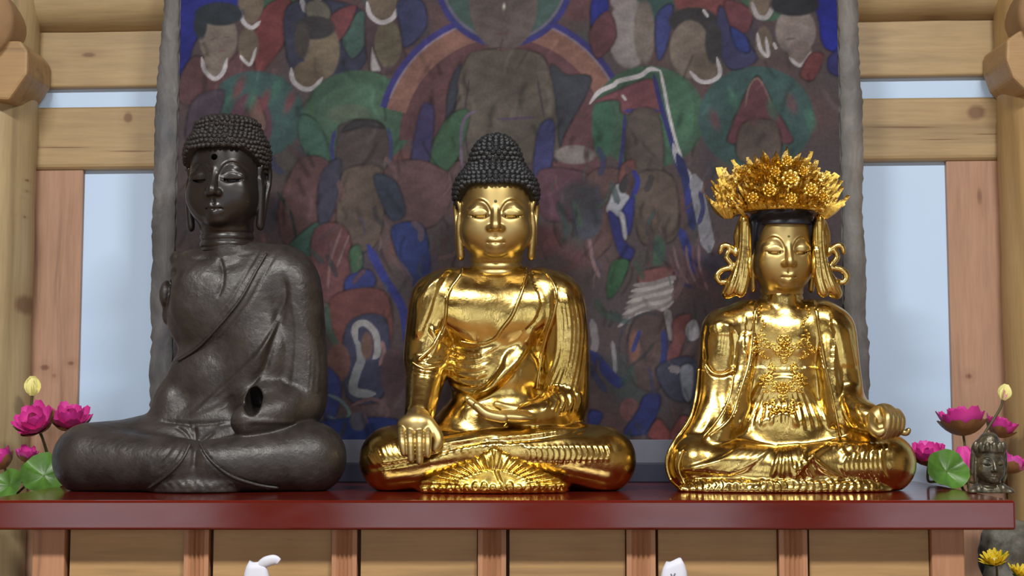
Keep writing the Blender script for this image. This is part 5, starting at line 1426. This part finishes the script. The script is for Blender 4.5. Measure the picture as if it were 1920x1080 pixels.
blossom('yellow_chrysanthemum', (1866, 1056), 0.0, 0.028, 0.35, (0.35, -0.25), (pv[0], 0.02, 0.52), 'yellow many-petalled flower below the right end of the altar slab', 'flower', 'yellow flowers by the stone', 21, 4, YPETAL, YW, True, 0.002, GSEPAL)
blossom('yellow_chrysanthemum', (1914, 1082), 0.0, 0.028, 0.35, (0.35, 0.2), (pv[0] + 0.008, 0.02, 0.52), 'yellow flower cut off by the lower right picture corner', 'flower', 'yellow flowers by the stone', 22, 4, YPETAL, YW, True, 0.002, GSEPAL)

# ------------------------------------------------------------------ white packets in front of the cabinet
def packet(px0, px1, top, label, flap, mark):
    Y = -0.42; a, b = P(px0, top, Y), P(px1, top, Y); cx = (a[0] + b[0]) / 2; w = (b[0] - a[0]) / 2
    root = empty('paper_packet', (cx, Y, 0.70), label, 'packet', 'white packets before the altar')
    H = a[2] - 0.70; V = []; Fc = []; n = 24; rows = 12
    for i in range(rows + 1):
        t = i / rows
        k = (1 - max(0, (t - 0.72) / 0.28) ** 2.6 * 0.42) * (0.86 + 0.14 * math.sin(t * 2.2))
        for j in range(n):
            th = 2 * math.pi * j / n; cs, sn = math.cos(th), math.sin(th)
            x = w * k * math.copysign(abs(cs) ** 0.7, cs); y = 0.016 * (1 - 0.75 * t ** 3) * math.copysign(abs(sn) ** 0.8, sn)
            z = H * t + (0.006 * x / w * (1 if mark else -0.4)) * t ** 4 + 0.0015 * math.sin(3 * th + 5 * t)
            V.append((x, y, z))
    for i in range(rows):
        for j in range(n): Fc.append((i * n + j, i * n + (j + 1) % n, (i + 1) * n + (j + 1) % n, (i + 1) * n + j))
    Fc.append(tuple(range(n))[::-1]); Fc.append(tuple(rows * n + j for j in range(n)))
    mesh_obj('paper_body', V, Fc, M['paper'], root)
    if flap:
        q = [P(x, y, Y - 0.002) - np.array(root.location) for x, y in ((484, 1064), (494, 1056), (506, 1051), (516, 1050), (523, 1054))]
        tube('folded_flap', spline(q, 5), [0.006, 0.0085, 0.008, 0.0055], M['paper'], root, 10, 0.5)
    if mark:
        for pts in (((1258, 1076), (1262, 1086)), ((1266, 1075), (1262, 1084))):
            q = [P(x, y, Y - 0.019) - np.array(root.location) for x, y in pts]
            tube('ink_mark', q, [0.0012], M['ink'], root, 6)
packet(457, 507, 1054, 'white folded paper packet with a curled flap, before the second cabinet panel', True, False)
packet(1238, 1289, 1050, 'white folded paper packet with a small grey mark, before the fifth cabinet panel', False, True)
